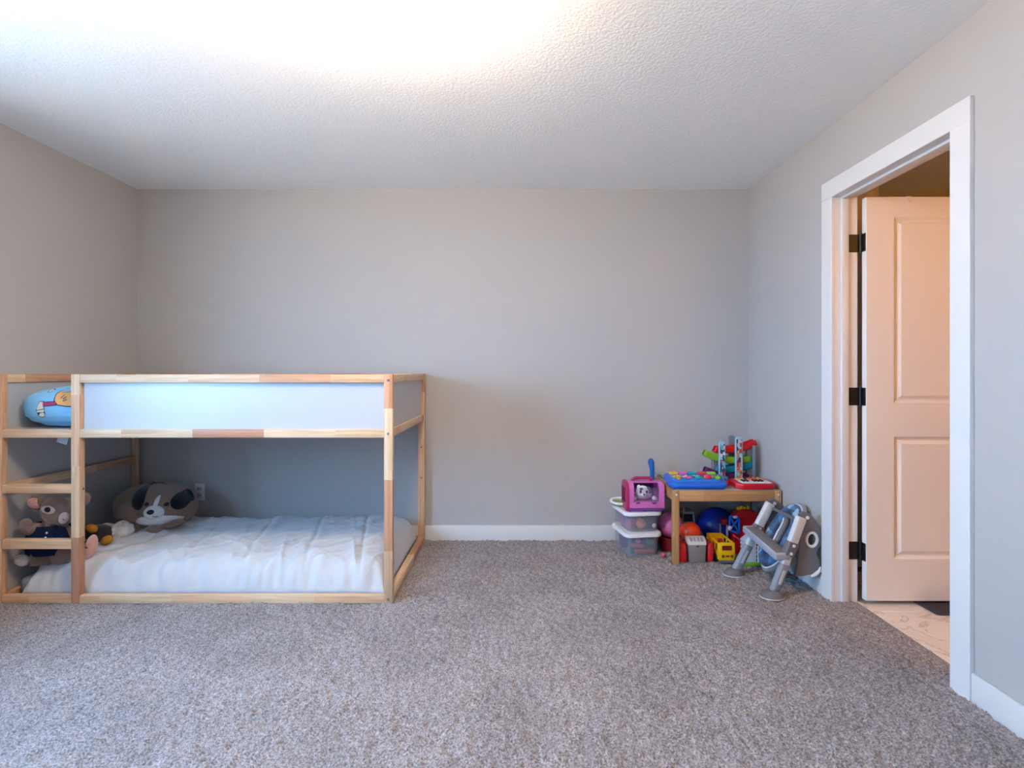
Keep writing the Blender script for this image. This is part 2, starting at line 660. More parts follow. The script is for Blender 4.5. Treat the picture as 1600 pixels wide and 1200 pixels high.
# ---- door casing, jamb and stop
CX = XR - 0.018
bm = B(); box(bm, CX, XR, DY1, DY1 + 0.09, -0.01, DZ, 0.002, 1)
struct('trim_1', bm, M_TRIM, label='far side of the white door casing')
bm = B(); box(bm, CX, XR, DY0 - 0.09, DY0, -0.01, DZ, 0.002, 1)
struct('trim_2', bm, M_TRIM, label='near side of the white door casing')
bm = B(); box(bm, CX, XR, DY0 - 0.09, DY1 + 0.09, DZ, DZ + 0.09, 0.002, 1)
struct('trim_3', bm, M_TRIM, label='head of the white door casing')
bm = B()
box(bm, XR - 0.004, XBATH + 0.004, DY1 + 0.001, DY1 + 0.0148, -0.01, DZ + 0.001, 0.002, 1)
box(bm, XR - 0.004, XBATH + 0.004, DY0 - 0.0148, DY0 - 0.001, -0.01, DZ + 0.001, 0.002, 1)
box(bm, XR - 0.004, XBATH + 0.004, DY0 - 0.0148, DY1 + 0.0148, DZ + 0.001, DZ + 0.0148, 0.002, 1)
jamb = struct('trim_4', bm, M_TRIM, label='white door jamb lining the opening', smooth=True)
bm = B()
box(bm, XR + 0.030, XR + 0.066, DY1 - 0.012, DY1 + 0.002, -0.01, DZ - 0.0005, 0.003, 2)
box(bm, XR + 0.030, XR + 0.066, DY0 - 0.002, DY0 + 0.012, -0.01, DZ - 0.0005, 0.003, 2)
box(bm, XR + 0.030, XR + 0.066, DY0, DY1, DZ - 0.012, DZ + 0.002, 0.003, 2)
struct('door_stop', bm, M_TRIM, jamb, smooth=True)

# ---- the open door leaf: panels pressed into the leaf
LX0, LX1, LY0, LY1, LZ0, LZ1 = 1.766, 2.50, 2.758, 2.793, 0.022, 2.047
bm = B()
PAN = ((1.905, 2.362, 1.013, 1.945), (1.905, 2.362, 0.232, 0.845))
box(bm, LX0, LX1, LY0 + 0.012, LY1, LZ0, LZ1, 0.001, 1)
box(bm, LX0, PAN[0][0], LY0, LY0 + 0.0125, LZ0, LZ1, 0.001, 1)
box(bm, PAN[0][1], LX1, LY0, LY0 + 0.0125, LZ0, LZ1, 0.001, 1)
box(bm, PAN[0][0] - 0.001, PAN[0][1] + 0.001, LY0, LY0 + 0.0125, LZ0, PAN[1][2])
box(bm, PAN[0][0] - 0.001, PAN[0][1] + 0.001, LY0, LY0 + 0.0125, PAN[1][3], PAN[0][2])
box(bm, PAN[0][0] - 0.001, PAN[0][1] + 0.001, LY0, LY0 + 0.0125, PAN[0][3], LZ1)
door = struct('door_1', bm, M_DOOR, label='open white two panel bathroom door')
for x0, x1, z0, z1 in PAN:
    # sloped moulding round a raised field
    me = bmesh.new()
    def ringv(i, y):
        return [me.verts.new(p) for p in ((x0 + i, y, z0 + i), (x1 - i, y, z0 + i), (x1 - i, y, z1 - i), (x0 + i, y, z1 - i))]
    rs = [ringv(0.0, LY0), ringv(0.012, LY0 + 0.010), ringv(0.020, LY0 + 0.011), ringv(0.038, LY0 + 0.002), ringv(0.042, LY0 + 0.002)]
    for A, C in zip(rs, rs[1:]):
        for k in range(4):
            me.faces.new((A[k], A[(k + 1) % 4], C[(k + 1) % 4], C[k]))
    me.faces.new(rs[-1])
    bmesh.ops.recalc_face_normals(me, faces=me.faces)
    struct('panel', me, M_DOOR, door)
for zc in (1.823, 1.045, 0.262):
    bm = B()
    cyl(bm, (XBATH + 0.012, LY1 - 0.003, zc - 0.046), (XBATH + 0.012, LY1 - 0.003, zc + 0.046), 0.0075, seg=14)
    cyl(bm, (XBATH + 0.012, LY1 - 0.003, zc - 0.051), (XBATH + 0.012, LY1 - 0.003, zc + 0.051), 0.005, seg=12)
    box(bm, XR + 0.070, XBATH + 0.010, DY1 - 0.0035, DY1 + 0.002, zc - 0.045, zc + 0.045, 0.001, 1)
    box(bm, LX0 - 0.0035, LX0 + 0.0005, LY0 + 0.004, LY1, zc - 0.045, zc + 0.045, 0.001, 1)
    for dz in (-0.03, 0, 0.03):
        cyl(bm, (XR + 0.085, DY1 - 0.006, zc + dz), (XR + 0.085, DY1 - 0.003, zc + dz), 0.004, seg=10)
    struct('hinge', bm, M_BLACK, door, label='black hinge', smooth=True)
bm = B()
box(bm, 1.972, 1.990, LY0 - 0.004, LY0 + 0.001, LZ1 - 0.022, LZ1 + 0.004, 0.001, 1)
box(bm, 1.972, 1.990, LY0 - 0.004, LY1 + 0.004, LZ1 + 0.0005, LZ1 + 0.004, 0.001, 1)
struct('over_door_hook', bm, M_WHITEPL, door, label='white hook over the door top', smooth=True)

# ---- window in the left wall
y0, y1, z0, z1 = WIN
bm = B()
xf0, xf1 = XL - 0.11, XL - 0.05
f = 0.045
box(bm, xf0, xf1, y0, y0 + f, z0, z1, 0.004, 1)
box(bm, xf0, xf1, y1 - f, y1, z0, z1, 0.004, 1)
box(bm, xf0, xf1, y0 + f, y1 - f, z0, z0 + f, 0.004, 1)
box(bm, xf0, xf1, y0 + f, y1 - f, z1 - f, z1, 0.004, 1)
ym = (y0 + y1) / 2
box(bm, xf0, xf1, ym - 0.025, ym + 0.025, z0 + f, z1 - f, 0.004, 1)
win = struct('window_1', bm, M_TRIM, label='white framed window with two panes', smooth=True)
M_PANE = clear_mat('window_glass', (235, 240, 240), 0.04, 0.02)
for a, b2 in ((y0 + f, ym - 0.025), (ym + 0.025, y1 - f)):
    bm = B(); box(bm, xf0 + 0.026, xf0 + 0.032, a, b2, z0 + f, z1 - f)
    struct('pane', bm, M_PANE, win)
bm = B()
box(bm, XL - 0.05, XL + 0.03, y0 - 0.03, y1 + 0.03, z0 - 0.02, z0 + 0.002, 0.003, 1)
struct('window_sill', bm, M_TRIM, win, smooth=True)
port = bpy.data.lights.new('window_portal', 'AREA')
port.shape = 'RECTANGLE'; port.size = z1 - z0; port.size_y = y1 - y0
port.cycles.is_portal = True
po = bpy.data.objects.new('window_portal', port)
COL.objects.link(po)
po.location = (XL - 0.125, (y0 + y1) / 2, (z0 + z1) / 2)
po.rotation_euler = (0, -PI / 2, 0)

# ---- wall outlet
o = thing('wall_outlet', (-2.185, YB, 0.335), 'white double wall outlet behind the lower bunk', 'outlet')
bm = B(); box(bm, -2.221, -2.149, YB - 0.007, YB, 0.277, 0.393, 0.003, 2); part('cover_plate', bm, M_WHITEPL, o)
for dz in (-0.024, 0.024):
    bm = B(); prism(bm, rrect(-2.203, -2.167, 0.335 + dz - 0.016, 0.335 + dz + 0.016, 0.012, 4), 'y', YB - 0.010, YB - 0.006, 0.001)
    s = part('socket', bm, mat('socket_white', (205, 203, 202), 0.4), o)
    bm = B()
    for dx in (-0.007, 0.007):
        box(bm, -2.185 + dx - 0.0015, -2.185 + dx + 0.0015, YB - 0.0106, YB - 0.009, 0.335 + dz - 0.004, 0.335 + dz + 0.007)
    part('slot', bm, M_BLACK, s)

# ---- ceiling lamp on a short stem, above the camera's view
LPX, LPY = -0.40, 1.62
o = thing('ceiling_lamp', (LPX, LPY, ZC), 'round ceiling lamp with a frosted white glass globe', 'lamp')
bm = B(); lathe(bm, [(0.065, 0.0), (0.068, -0.006), (0.060, -0.020), (0.012, -0.026), (0.0001, -0.026)], (LPX, LPY, ZC), 32); part('canopy', bm, M_STEEL, o)
bm = B(); cyl(bm, (LPX, LPY, ZC - 0.02), (LPX, LPY, ZC - 0.075), 0.010); part('stem', bm, M_STEEL, o)
bm = B(); ell(bm, (LPX, LPY, ZC - 0.165), (0.145, 0.145, 0.100), (0, 0, 0), 40, 20)
part('globe', bm, mat('lit_globe_white', (250, 240, 225), 0.4, emit=(1.0, 0.78, 0.55), estr=LAMP_STRENGTH), o)

# ---- bathroom lamp on the hidden wall, over the vanity
o = thing('vanity_lamp', (2.45, 0.6, 2.05), 'three globe vanity lamp on the bathroom wall', 'lamp')
bm = B(); box(bm, 2.12, 2.78, 0.6, 0.63, 2.02, 2.10, 0.005); part('back_plate', bm, M_STEEL, o)
for k in (-1, 0, 1):
    bm = B(); cyl(bm, (2.45 + k * 0.24, 0.62, 2.06), (2.45 + k * 0.24, 0.70, 2.06), 0.012); part('arm', bm, M_STEEL, o)
    bm = B(); ell(bm, (2.45 + k * 0.24, 0.75, 2.06), 0.065); part('globe', bm, mat('lit_globe', (250, 220, 180), 0.4, emit=(1.0, 0.42, 0.03), estr=BATH_STRENGTH), o)

# ================================================================== THE BED
BX0, BX1, BY0, BY1 = -2.6205, -0.612, 2.775, 3.800
BEDTOP = 1.158
bed = thing('low_bunk_bed', ((BX0 + BX1) / 2, (BY0 + BY1) / 2, 0), 'low pine loft bed with white side panels and a built in ladder', 'bed')
PW, PD, PWL = 0.044, 0.036, 0.036


def post(x, y, w=PW, d=PD, name='post'):
    return rail(name, (x, y, 0.0), (x, y, BEDTOP), d, w, M_PINE, bed, up=(1, 0, 0))


YFc, YBc = BY0 + PD / 2, BY1 - PD / 2
XLc, XRc = BX0 + PWL / 2, BX1 - PW / 2
LADX = -2.212
post(XLc, YFc, PWL); post(XRc, YFc); post(XLc, YBc, PWL); post(XRc, YBc)
post(LADX, YFc, 0.043, 0.038, 'ladder_post')
RY = YFc + 0.001
ZTOP, ZBUNK, ZR2, ZR3 = (1.115, 1.157), (0.837, 0.879), (0.556, 0.601), (0.275, 0.323)


def xrail(name, xa, xb, y, zz, d=0.034):
    return rail(name, (xa, y, (zz[0] + zz[1]) / 2), (xb, y, (zz[0] + zz[1]) / 2), d, zz[1] - zz[0], M_PINE, bed)


def yrail(name, x, ya, yb, zz, d=0.034):
    return rail(name, (x, ya, (zz[0] + zz[1]) / 2), (x, yb, (zz[0] + zz[1]) / 2), d, zz[1] - zz[0], M_PINE, bed)


xi0, xi1 = BX0 + PWL, BX1 - PW
lx0, lx1 = LADX - 0.0215, LADX + 0.0215
xrail('top_rail', lx1, xi1, RY, ZTOP)
xrail('bunk_rail', lx1, xi1, RY, ZBUNK)
xrail('ladder_rung', xi0, lx0, RY, ZBUNK)
xrail('ladder_rung', xi0, lx0, RY, ZR2)
xrail('ladder_rung', xi0, lx0, RY, ZR3)
xrail('bottom_rail', xi0, xi1, RY, (0.0, 0.041), 0.036)
xrail('top_rail', xi0, xi1, YBc, ZTOP)
xrail('bunk_rail', xi0, xi1, YBc, ZBUNK)
xrail('bottom_rail', xi0, xi1, YBc, (0.0, 0.041))
yi0, yi1 = BY0 + PD, BY1 - PD
for x in (XLc, XRc):
    yrail('top_rail', x, yi0, yi1, ZTOP)
    yrail('bunk_rail', x, yi0, yi1, ZBUNK)
    yrail('bottom_rail', x, yi0, yi1, (0.0, 0.045), 0.04)
yrail('middle_rail', XLc, yi0, yi1, (0.552, 0.597))
# white foil panels
bm = B(); box(bm, lx1, xi1, RY + 0.004, RY + 0.012, 0.878, 1.116); part('side_panel', bm, M_WHITEPANEL, bed, 'white side panel')
bm = B(); box(bm, xi0, xi1, YBc - 0.004, YBc + 0.004, 0.878, 1.116); part('side_panel', bm, M_WHITEPANEL, bed, 'white side panel')
for x in (XLc, XRc):
    bm = B(); box(bm, x - 0.004, x + 0.004, yi0, yi1, 0.878, 1.116); part('end_panel', bm, M_WHITEPANEL, bed, 'white end panel')
bm = B(); box(bm, xi0, xi1, BY0 + 0.045, BY1 - 0.045, 0.862, 0.876, 0.002, 1); part('bunk_base', bm, M_WHITEPANEL, bed)
# bolts on the front posts
bm = B()
cyl(bm, (XRc, BY0 - 0.003, 1.128), (XRc, BY0 + 0.002, 1.128), 0.0065, seg=16)
cyl(bm, (XRc, BY0 - 0.0035, 1.128), (XRc, BY0 - 0.001, 1.128), 0.003, seg=6)
b0 = part('bolt', bm, M_STEEL, bed, 'steel bolt head')
for x, z in ((XRc, 0.858), (XRc, 0.022), (XLc, 1.128), (XLc, 0.858)):
    c = b0.copy(); COL.objects.link(c); c.parent = bed; ORG[c] = ORG[bed]
    c.location = (x - XRc, 0, z - 1.128)
for z in (0.655, 0.445):
    bm = B(); cyl(bm, (XRc, BY1 - PD - 0.0006, z), (XRc, BY1 - PD + 0.002, z), 0.0045, seg=12)
    part('bolt_hole', bm, mat('hole_dark', (60, 45, 35), 0.8), bed)
bm = B()
cyl(bm, (lx1 - 0.001, YFc + 0.008, 0.575), (lx1 + 0.0007, YFc + 0.008, 0.575), 0.0045, seg=12)
part('bolt_hole', bm, MATS['hole_dark'], bed)
# care tag dangling below the bunk base
bm = B()
box(bm, -2.355, -2.300, 2.842, 2.8435, 0.800, 0.838, 0.0, 1, Matrix.Translation((-2.33, 2.843, 0.83)) @ Matrix.Rotation(0.3, 4, 'Y') @ Matrix.Translation((2.33, -2.843, -0.83)))
box(bm, -2.338, -2.318, 2.842, 2.8435, 0.83, 0.866)
solo('care_tag', bm, clear_mat('tag_film', (215, 218, 226), 0.6, 0.3), (-2.328, 2.843, 0.83), 'small pale care tag hanging below the upper bunk', 'tag')

# ---- lower mattress and duvet
M_SHEET = mat('grey_sheet', (150, 150, 158), 0.9, 0.1, 0.05, 20, 0.3, 300)
bm = B(); box(bm, -2.580, -0.72, 2.862, 3.725, 0.004, 0.098, 0.03, 4)
solo('lower_mattress', bm, M_SHEET, (-1.62, 3.29, 0), 'grey mattress on the floor inside the loft bed', 'mattress')

DX0, DX1, DY_0, DY_1 = -2.535, -0.660, 2.822, 3.752


def duvet_height(x, y):
    u = np.clip((x - (DX0 + DX1) / 2) / ((DX1 - DX0) / 2), -1, 1)
    v = np.clip((y - (DY_0 + DY_1) / 2) / ((DY_1 - DY_0) / 2), -1, 1)
    prof = np.clip(1 - np.abs(u) ** 20, 0, 1) ** 0.45 * np.clip(1 - np.abs(v) ** 7, 0, 1) ** 0.45
    base = 0.122 + 0.012 * np.clip(u + 0.2, -1, 1) + 0.028 * (v * 0.5 + 0.5)
    return 0.014 + (base + 0.032) * prof


def make_duvet():
    nu, nv = 300, 170
    # denser samples near the edges so the rolled sides are round
    su = np.sin(np.linspace(-PI / 2, PI / 2, nu)); su = 0.65 * su + 0.35 * np.linspace(-1, 1, nu)
    sv = np.sin(np.linspace(-PI / 2, PI / 2, nv)); sv = 0.65 * sv + 0.35 * np.linspace(-1, 1, nv)
    U, V = np.meshgrid(su, sv)
    X = (DX0 + DX1) / 2 + U * (DX1 - DX0) / 2
    Y = (DY_0 + DY_1) / 2 + V * (DY_1 - DY_0) / 2
    Z = duvet_height(X, Y)
    rng = np.random.default_rng(5)
    edge = np.clip(1 - np.abs(U) ** 30, 0, 1) * np.clip(1 - np.abs(V) ** 24, 0, 1)

    def wr(freq, stretch, ang, amp, sharp=2.0):
        ca, sa = math.cos(ang), math.sin(ang)
        a = (X * ca + Y * sa) * freq
        b = (-X * sa + Y * ca) * freq / stretch
        g = rng.random((64, 64))
        ai = np.floor(a).astype(int); bi = np.floor(b).astype(int)
        fa, fb_ = a - ai, b - bi
        fa = fa * fa * (3 - 2 * fa); fb_ = fb_ * fb_ * (3 - 2 * fb_)
        n = ((g[ai % 64, bi % 64] * (1 - fa) + g[(ai + 1) % 64, bi % 64] * fa) * (1 - fb_)
             + (g[ai % 64, (bi + 1) % 64] * (1 - fa) + g[(ai + 1) % 64, (bi + 1) % 64] * fa) * fb_)
        r = 1 - np.abs(2 * n - 1)
        return amp * r ** sharp
    front = np.clip(-V, 0, 1) ** 2
    left = np.clip(-U * 0.9, 0, 1)
    Z = Z + edge * (wr(5, 4, 2.3, 0.016, 1.5) + wr(11, 7, 2.1, 0.024, 4) * (0.3 + 1.0 * left) + wr(8, 6, 0.3, 0.020, 4) * (0.25 + front) + wr(14, 6, 1.0, 0.013, 4) * (0.35 + left) + wr(9, 8, 2.7, 0.014, 4) + wr(26, 6, 2.4, 0.007, 3))
    # quilt seams: channels across the width and a line along the front
    for xs_ in (-2.15, -1.82, -1.50, -1.18, -0.89):
        d = X - (xs_ - 0.10 * V)
        Z = Z - 0.006 * edge * np.exp(-(d / 0.009) ** 2) + 0.004 * edge * np.exp(-((np.abs(d) - 0.03) / 0.03) ** 2)
    # small gathers along the rolled edge
    for c_, w_ in ((V, U), (U, V)):
        e = np.exp(-((1 - np.abs(c_)) / 0.10) ** 2)
    gath = np.exp(-((1 + V) / 0.16) ** 2) * np.clip(1 - np.abs(V) ** 60, 0, 1)
    Yo = Y - (0.009 * np.sin(X * 41 + 3 * np.sin(X * 7)) + 0.006 * np.sin(X * 83 + 5 * np.sin(X * 5)) * (0.6 + 0.4 * np.sin(X * 4))) * gath
    Z = Z + 0.010 * gath * edge * np.sin(X * 41 + 1.2 + 3 * np.sin(X * 7))
    Xo = X + 0.008 * np.exp(-((1 - U) / 0.05) ** 2) * np.sin(Y * 60 + 2 * np.sin(Y * 14)) * edge
    Yo = np.clip(Yo, 2.813, 3.760)
    # close the underside
    rim_z = np.full_like(Z[0], 0.046)
    me = grid_mesh('duvet', Xo, Yo, Z)
    return me


M_DUVET = mat('white_duvet', (200, 200, 203), 0.85, 0.15, 0.02, 6, 0.35, 38, sheen=0.2, bdist=0.006)
du = link_mesh('duvet', make_duvet(), M_DUVET, True, angle=180)
tag(du, 'rumpled white quilted duvet on the lower bunk', 'duvet')
sol = du.modifiers.new('thickness', 'SOLIDIFY'); sol.thickness = 0.012; sol.offset = -1


def dz(x, y):
    return float(duvet_height(np.array([x]), np.array([y]))[0])


# ---- blue pillow on the upper bunk
PC, PR = Vector((-2.255, 3.03, 0.984)), (0.325, 0.205, 0.114)


def pillow_y(x, z):
    k = 1 - abs((x - PC.x) / PR[0]) ** 3.2 - abs((z - PC.z) / PR[2]) ** 2.4
    return PC.y - PR[1] * max(k, 0.0) ** (1 / 2.6)


pil = thing('printed_pillow', (PC.x, PC.y, 0.876), 'light blue printed pillow on the upper bunk', 'pillow')
bm = bmesh.new()
nu, nv = 72, 40
rngp = np.random.default_rng(3)
rows = []
for j in range(nv + 1):
    ph = -PI / 2 + PI * j / nv
    row = []
    for i in range(nu):
        th = 2 * PI * i / nu
        d = Vector((math.cos(ph) * math.cos(th), math.cos(ph) * math.sin(th), math.sin(ph)))
        hxy = (abs(d.x) ** 5 + abs(d.y) ** 5) ** 0.2
        k = (hxy ** 2.7 + abs(d.z) ** 2.7) ** (-1 / 2.7)
        x, y, z = d.x * k, d.y * k, d.z * k
        wob = 0.0
        if z < 0.1:
            wob = 0.022 * (0.1 - z) * math.sin(9 * z * 3 + 2.2 * x + 1.3 * math.sin(3 * x + 2 * y))
        wob += 0.012 * math.sin(5 * x + 4 * z) * math.cos(3 * y)
        s = 1 + wob
        row.append(bm.verts.new((PC.x + PR[0] * x * s, PC.y + PR[1] * y * s, PC.z + PR[2] * max(z * s, -0.94))))
    rows.append(row)
for j in range(nv):
    for i in range(nu):
        a, b_, c, d = rows[j][i], rows[j][(i + 1) % nu], rows[j + 1][(i + 1) % nu], rows[j + 1][i]
        bm.faces.new((a, b_, c, d))
bmesh.ops.remove_doubles(bm, verts=bm.verts, dist=1e-4)
bmesh.ops.recalc_face_normals(bm, faces=bm.faces)
M_PILLOW = mat('pillow_blue', (140, 204, 242), 0.8, 0.15, 0.05, 7, 0.5, 30, bdist=0.008)
cover = part('cover', bm, M_PILLOW, pil, angle=180)
from mathutils.bvhtree import BVHTree
_bmt = bmesh.new(); _bmt.from_mesh(cover.data)
_tree = BVHTree.FromBMesh(_bmt)


def on_pillow(x, z, off):
    loc, nrm, i, dist = _tree.ray_cast(Vector((x, 2.0, z)) - ORG[pil], Vector((0, 1, 0)))
    y = loc.y + ORG[pil].y if loc else PC.y
    return Vector((x, y - off, z))


def pillow_print(name, outline, m, off):
    """printed shape laid on the front of the pillow (outline in photograph pixels, at the pillow's distance)"""
    d0 = 2.86
    pts = [at(px, py, d0) for px, py in outline]
    t = bmesh.new()
    vs = [t.verts.new((p.x, 0, p.z)) for p in pts]
    t.faces.new(vs)
    bmesh.ops.triangulate(t, faces=t.faces)
    bmesh.ops.subdivide_edges(t, edges=t.edges, cuts=3, use_grid_fill=True)
    for v in t.verts:
        v.co = on_pillow(v.co.x, v.co.z, off)
    bmesh.ops.recalc_face_normals(t, faces=t.faces)
    return part(name, t, m, cover, angle=180)


M_LINE = mat('print_line', (40, 50, 70), 0.8)
pillow_print('printed_outline', [(90, 614), (95, 607), (112, 605), (136, 608), (136, 636), (112, 635), (99, 633), (92, 626)], M_LINE, 0.0012)
pillow_print('printed_hand', [(91.5, 615), (96, 608.5), (112, 606.5), (135, 609), (135, 634), (112, 633.5), (99.5, 631.5), (93.5, 625)], mat('print_peach', (240, 178, 112), 0.8), 0.002)
for q in ((101, 622, 104, 616), (105, 623, 109, 619), (106, 626, 111, 623)):
    pillow_print('printed_finger_line', [(q[0], q[1]), (q[2], q[3]), (q[2] + 1, q[3] + 0.7), (q[0] + 1, q[1] + 0.8)], M_LINE, 0.003)
pillow_print('printed_outline', [(74, 627.5), (97, 626), (98, 633), (76, 635)], M_LINE, 0.0012)
pillow_print('printed_handle', [(75, 628.5), (96, 627), (97, 632), (76.5, 634)], mat('print_plum', (176, 62, 120), 0.8), 0.002)
pillow_print('printed_outline', [(71, 626), (77.5, 626.5), (78.5, 638), (79, 643), (77.5, 650), (72, 652), (66.5, 649), (64, 640)], M_LINE, 0.0012)
pillow_print('printed_hammer_head', [(71.5, 627), (76.5, 627.5), (77.5, 638), (66.5, 640), (65, 639)], mat('print_white', (235, 235, 228), 0.8), 0.002)
pillow_print('printed_hammer_head', [(65.5, 641), (78, 639), (78, 642.5), (66, 644)], MATS['print_white'], 0.002)
pillow_print('printed_hammer_head', [(67, 645.5), (77.5, 644), (77, 649.3), (72, 650.8), (67.5, 648.5)], MATS['print_white'], 0.002)
pillow_print('printed_outline', [(72.5, 611), (76, 607.5), (80.5, 608.5), (79, 612), (75.5, 613.8)], M_LINE, 0.0012)
pillow_print('printed_cuff', [(73.5, 611), (76.3, 608.3), (79.5, 609.2), (78.3, 611.5), (75.6, 612.9)], MATS['print_white'], 0.002)
_bmt.free()

# ---- plush dog cushion
PLUSH = dict(rough=0.95, spec=0.1, noise=0.18, nscale=70, bump=0.9, bscale=170, bdist=0.006, sheen=0.4)
M_DOGBROWN = mat('plush_brown', (140, 112, 98), **PLUSH)
M_DOGDARK = mat('plush_black', (26, 27, 34), **PLUSH)
M_DOGWHITE = mat('plush_white', (226, 220, 218), **PLUSH)
M_EYE = mat('eye_bead', (16, 14, 16), 0.12, 0.6)
DC = Vector((-2.272, 3.50, 0.0)); DC.z = 0.182 + 0.138
dog = thing('plush_dog_cushion', (DC.x, DC.y, 0.18), 'big round brown plush dog cushion with black ears on the lower bunk', 'plush toy')
DR = (0.240, 0.175, 0.142)
bm = B(); ell(bm, DC, DR, (0, 0, 0), 40, 24, 2.35)
dbody = part('body', bm, M_DOGBROWN, dog, angle=180)


def dogy(x, z):
    p = 2.35
    k = 1 - abs((x - DC.x) / DR[0]) ** p - abs((z - DC.z) / DR[2]) ** p
    return DC.y - DR[1] * max(k, 0.0) ** (1 / p)


def dogpt(px, py):
    d = 3.36
    for _ in range(8):
        q = at(px, py, d)
        d = dogy(q.x, q.z)
    return at(px, py, d)


def patch(bm, px, py, rx, ry, th, rot=0.0, lift=0.0):
    """soft pad hugging the dog's front, sizes in metres"""
    c = dogpt(px, py)
    t = bmesh.new()
    cr, sr = math.cos(rot), math.sin(rot)
    nr, ns = 8, 32

    def pt(r, a):
        u, w = r * rx * math.cos(a), r * ry * math.sin(a)
        x, z = c.x + u * cr + w * sr, c.z - u * sr + w * cr
        return Vector((x, dogy(x, z) - lift - th * max(0.0, 1 - r * r) ** 0.6 + (0.006 if r >= 1 else 0), z))
    mid = t.verts.new(pt(0, 0))
    rings = [[t.verts.new(pt((i + 1) / nr, 2 * PI * k / ns)) for k in range(ns)] for i in range(nr)]
    for k in range(ns):
        t.faces.new((mid, rings[0][k], rings[0][(k + 1) % ns]))
    for A, C in zip(rings, rings[1:]):
        for k in range(ns):
            t.faces.new((A[k], C[k], C[(k + 1) % ns], A[(k + 1) % ns]))
    bmesh.ops.recalc_face_normals(t, faces=t.faces)
    return merge(bm, t)


bm = B(); patch(bm, 216, 779, 0.042, 0.072, 0.018, -0.22); part('ear', bm, M_DOGDARK, dog, 'black ear')
bm = B(); patch(bm, 277, 784, 0.035, 0.055, 0.014, -0.25); part('ear', bm, M_DOGDARK, dog, 'black ear')
bm = B(); patch(bm, 240, 801, 0.056, 0.044, 0.036); mz = part('muzzle', bm, M_DOGWHITE, dog, 'white muzzle')
bm = B(); patch(bm, 244, 786, 0.013, 0.046, 0.010, 0.10); part('blaze', bm, M_DOGWHITE, dog, 'white forehead stripe')
bm = B(); patch(bm, 243, 814, 0.130, 0.036, 0.016); part('bib', bm, M_DOGWHITE, dog, 'white chest')
bm = B(); patch(bm, 240.5, 798.5, 0.020, 0.015, 0.014, 0, 0.032); part('nose', bm, M_EYE, dog, 'black nose')
bm = B()
c = dogpt(240.5, 806)
for s in (-1, 1):
    tube(bm, [(c.x + s * t * 0.036, c.y - 0.031 + 0.016 * t * t, c.z + 0.012 - 0.012 * math.sin(PI * (0.35 + 0.65 * (1 - t)))) for t in [i / 8 for i in range(9)]], 0.0016, 6)
part('mouth', bm, M_EYE, mz)
for px in (229, 260):
    bm = B(); patch(bm, px, 788, 0.0125, 0.0125, 0.010); e_ = part('eye', bm, mat('eye_brown', (70, 44, 32), 0.15, 0.6), dog, 'glossy eye')
    bm = B(); patch(bm, px, 788, 0.0075, 0.0075, 0.004, 0, 0.008); part('pupil', bm, M_EYE, e_)
bm = B(); ell(bm, dogpt(210, 823) + Vector((0, -0.02, -0.005)), (0.052, 0.045, 0.032), (0, 0, -0.3)); part('paw', bm, M_DOGBROWN, dog)
bm = B(); ell(bm, dogpt(246, 824) + Vector((0, -0.02, -0.004)), (0.055, 0.045, 0.028), (0, 0, 0.2)); part('paw', bm, M_DOGBROWN, dog)
bm = B(); ell(bm, dogpt(268, 818) + Vector((0, -0.005, -0.002)), (0.085, 0.04, 0.026), (0, -0.2, 0)); part('foreleg', bm, M_DOGBROWN, dog)
bm = B(); ell(bm, dogpt(200, 803) + Vector((0, 0.01, 0)), (0.07, 0.05, 0.06), (0, 0.4, 0)); part('cheek_fold', bm, M_DOGBROWN, dog)
bm = B(); tube(bm, [(DC.x + 0.01, DC.y - 0.02, DC.z + DR[2] - 0.004), (DC.x + 0.02, DC.y - 0.01, DC.z + DR[2] + 0.006), (DC.x + 0.05, DC.y - 0.01, DC.z + DR[2] + 0.004), (DC.x + 0.075, DC.y - 0.02, DC.z + DR[2] - 0.008)], 0.006, 8); part('carry_loop', bm, M_DOGBROWN, dog)

# ---- brown plush animal in a navy jacket
M_RAB = mat('plush_taupe', (138, 112, 102), **PLUSH)
M_RABL = mat('plush_beige', (214, 194, 184), **PLUSH)
M_RABPINK = mat('plush_pink', (226, 172, 160), **PLUSH)
M_NAVY = mat('navy_felt', (26, 36, 66), 0.95, 0.1, 0.15, 60, 0.5, 220)
rab = thing('plush_animal', (-2.47, 2.94, 0.15), 'brown plush animal in a navy jacket behind the ladder', 'plush toy')
bm = B()
ell(bm, (-2.475, 2.955, 0.245), (0.092, 0.085, 0.10), (0, 0, 0), 28, 18)
ell(bm, (-2.455, 2.945, 0.335), (0.055, 0.055, 0.04), (0, 0, 0), 20, 12)
body = part('body', bm, M_RAB, rab)
bm = B(); ell(bm, (-2.428, 2.930, 0.395), (0.078, 0.066, 0.066), (0, 0.35, 0), 28, 18); ell(bm, (-2.395, 2.912, 0.372), (0.050, 0.042, 0.038), (0, 0.5, 0)); hd = part('head', bm, M_RAB, rab)
bm = B(); ell(bm, (-2.364, 2.885, 0.371), (0.022, 0.02, 0.028), (0, 0.5, 0)); part('snout', bm, M_RABL, rab, 'pale snout')
bm = B(); tube(bm, [(-2.356, 2.867, 0.374), (-2.352, 2.8645, 0.366), (-2.344, 2.8665, 0.367)], 0.0012, 6); part('mouth', bm, M_EYE, hd)
bm = B(); ell(bm, (-2.428, 2.866, 0.412), (0.036, 0.008, 0.019), (0, 0.12, -0.02)); ey = part('eye_patch', bm, M_RABL, rab, 'pale eye patch')
bm = B(); ell(bm, (-2.425, 2.860, 0.414), (0.016, 0.006, 0.012)); part('eye', bm, M_EYE, ey)
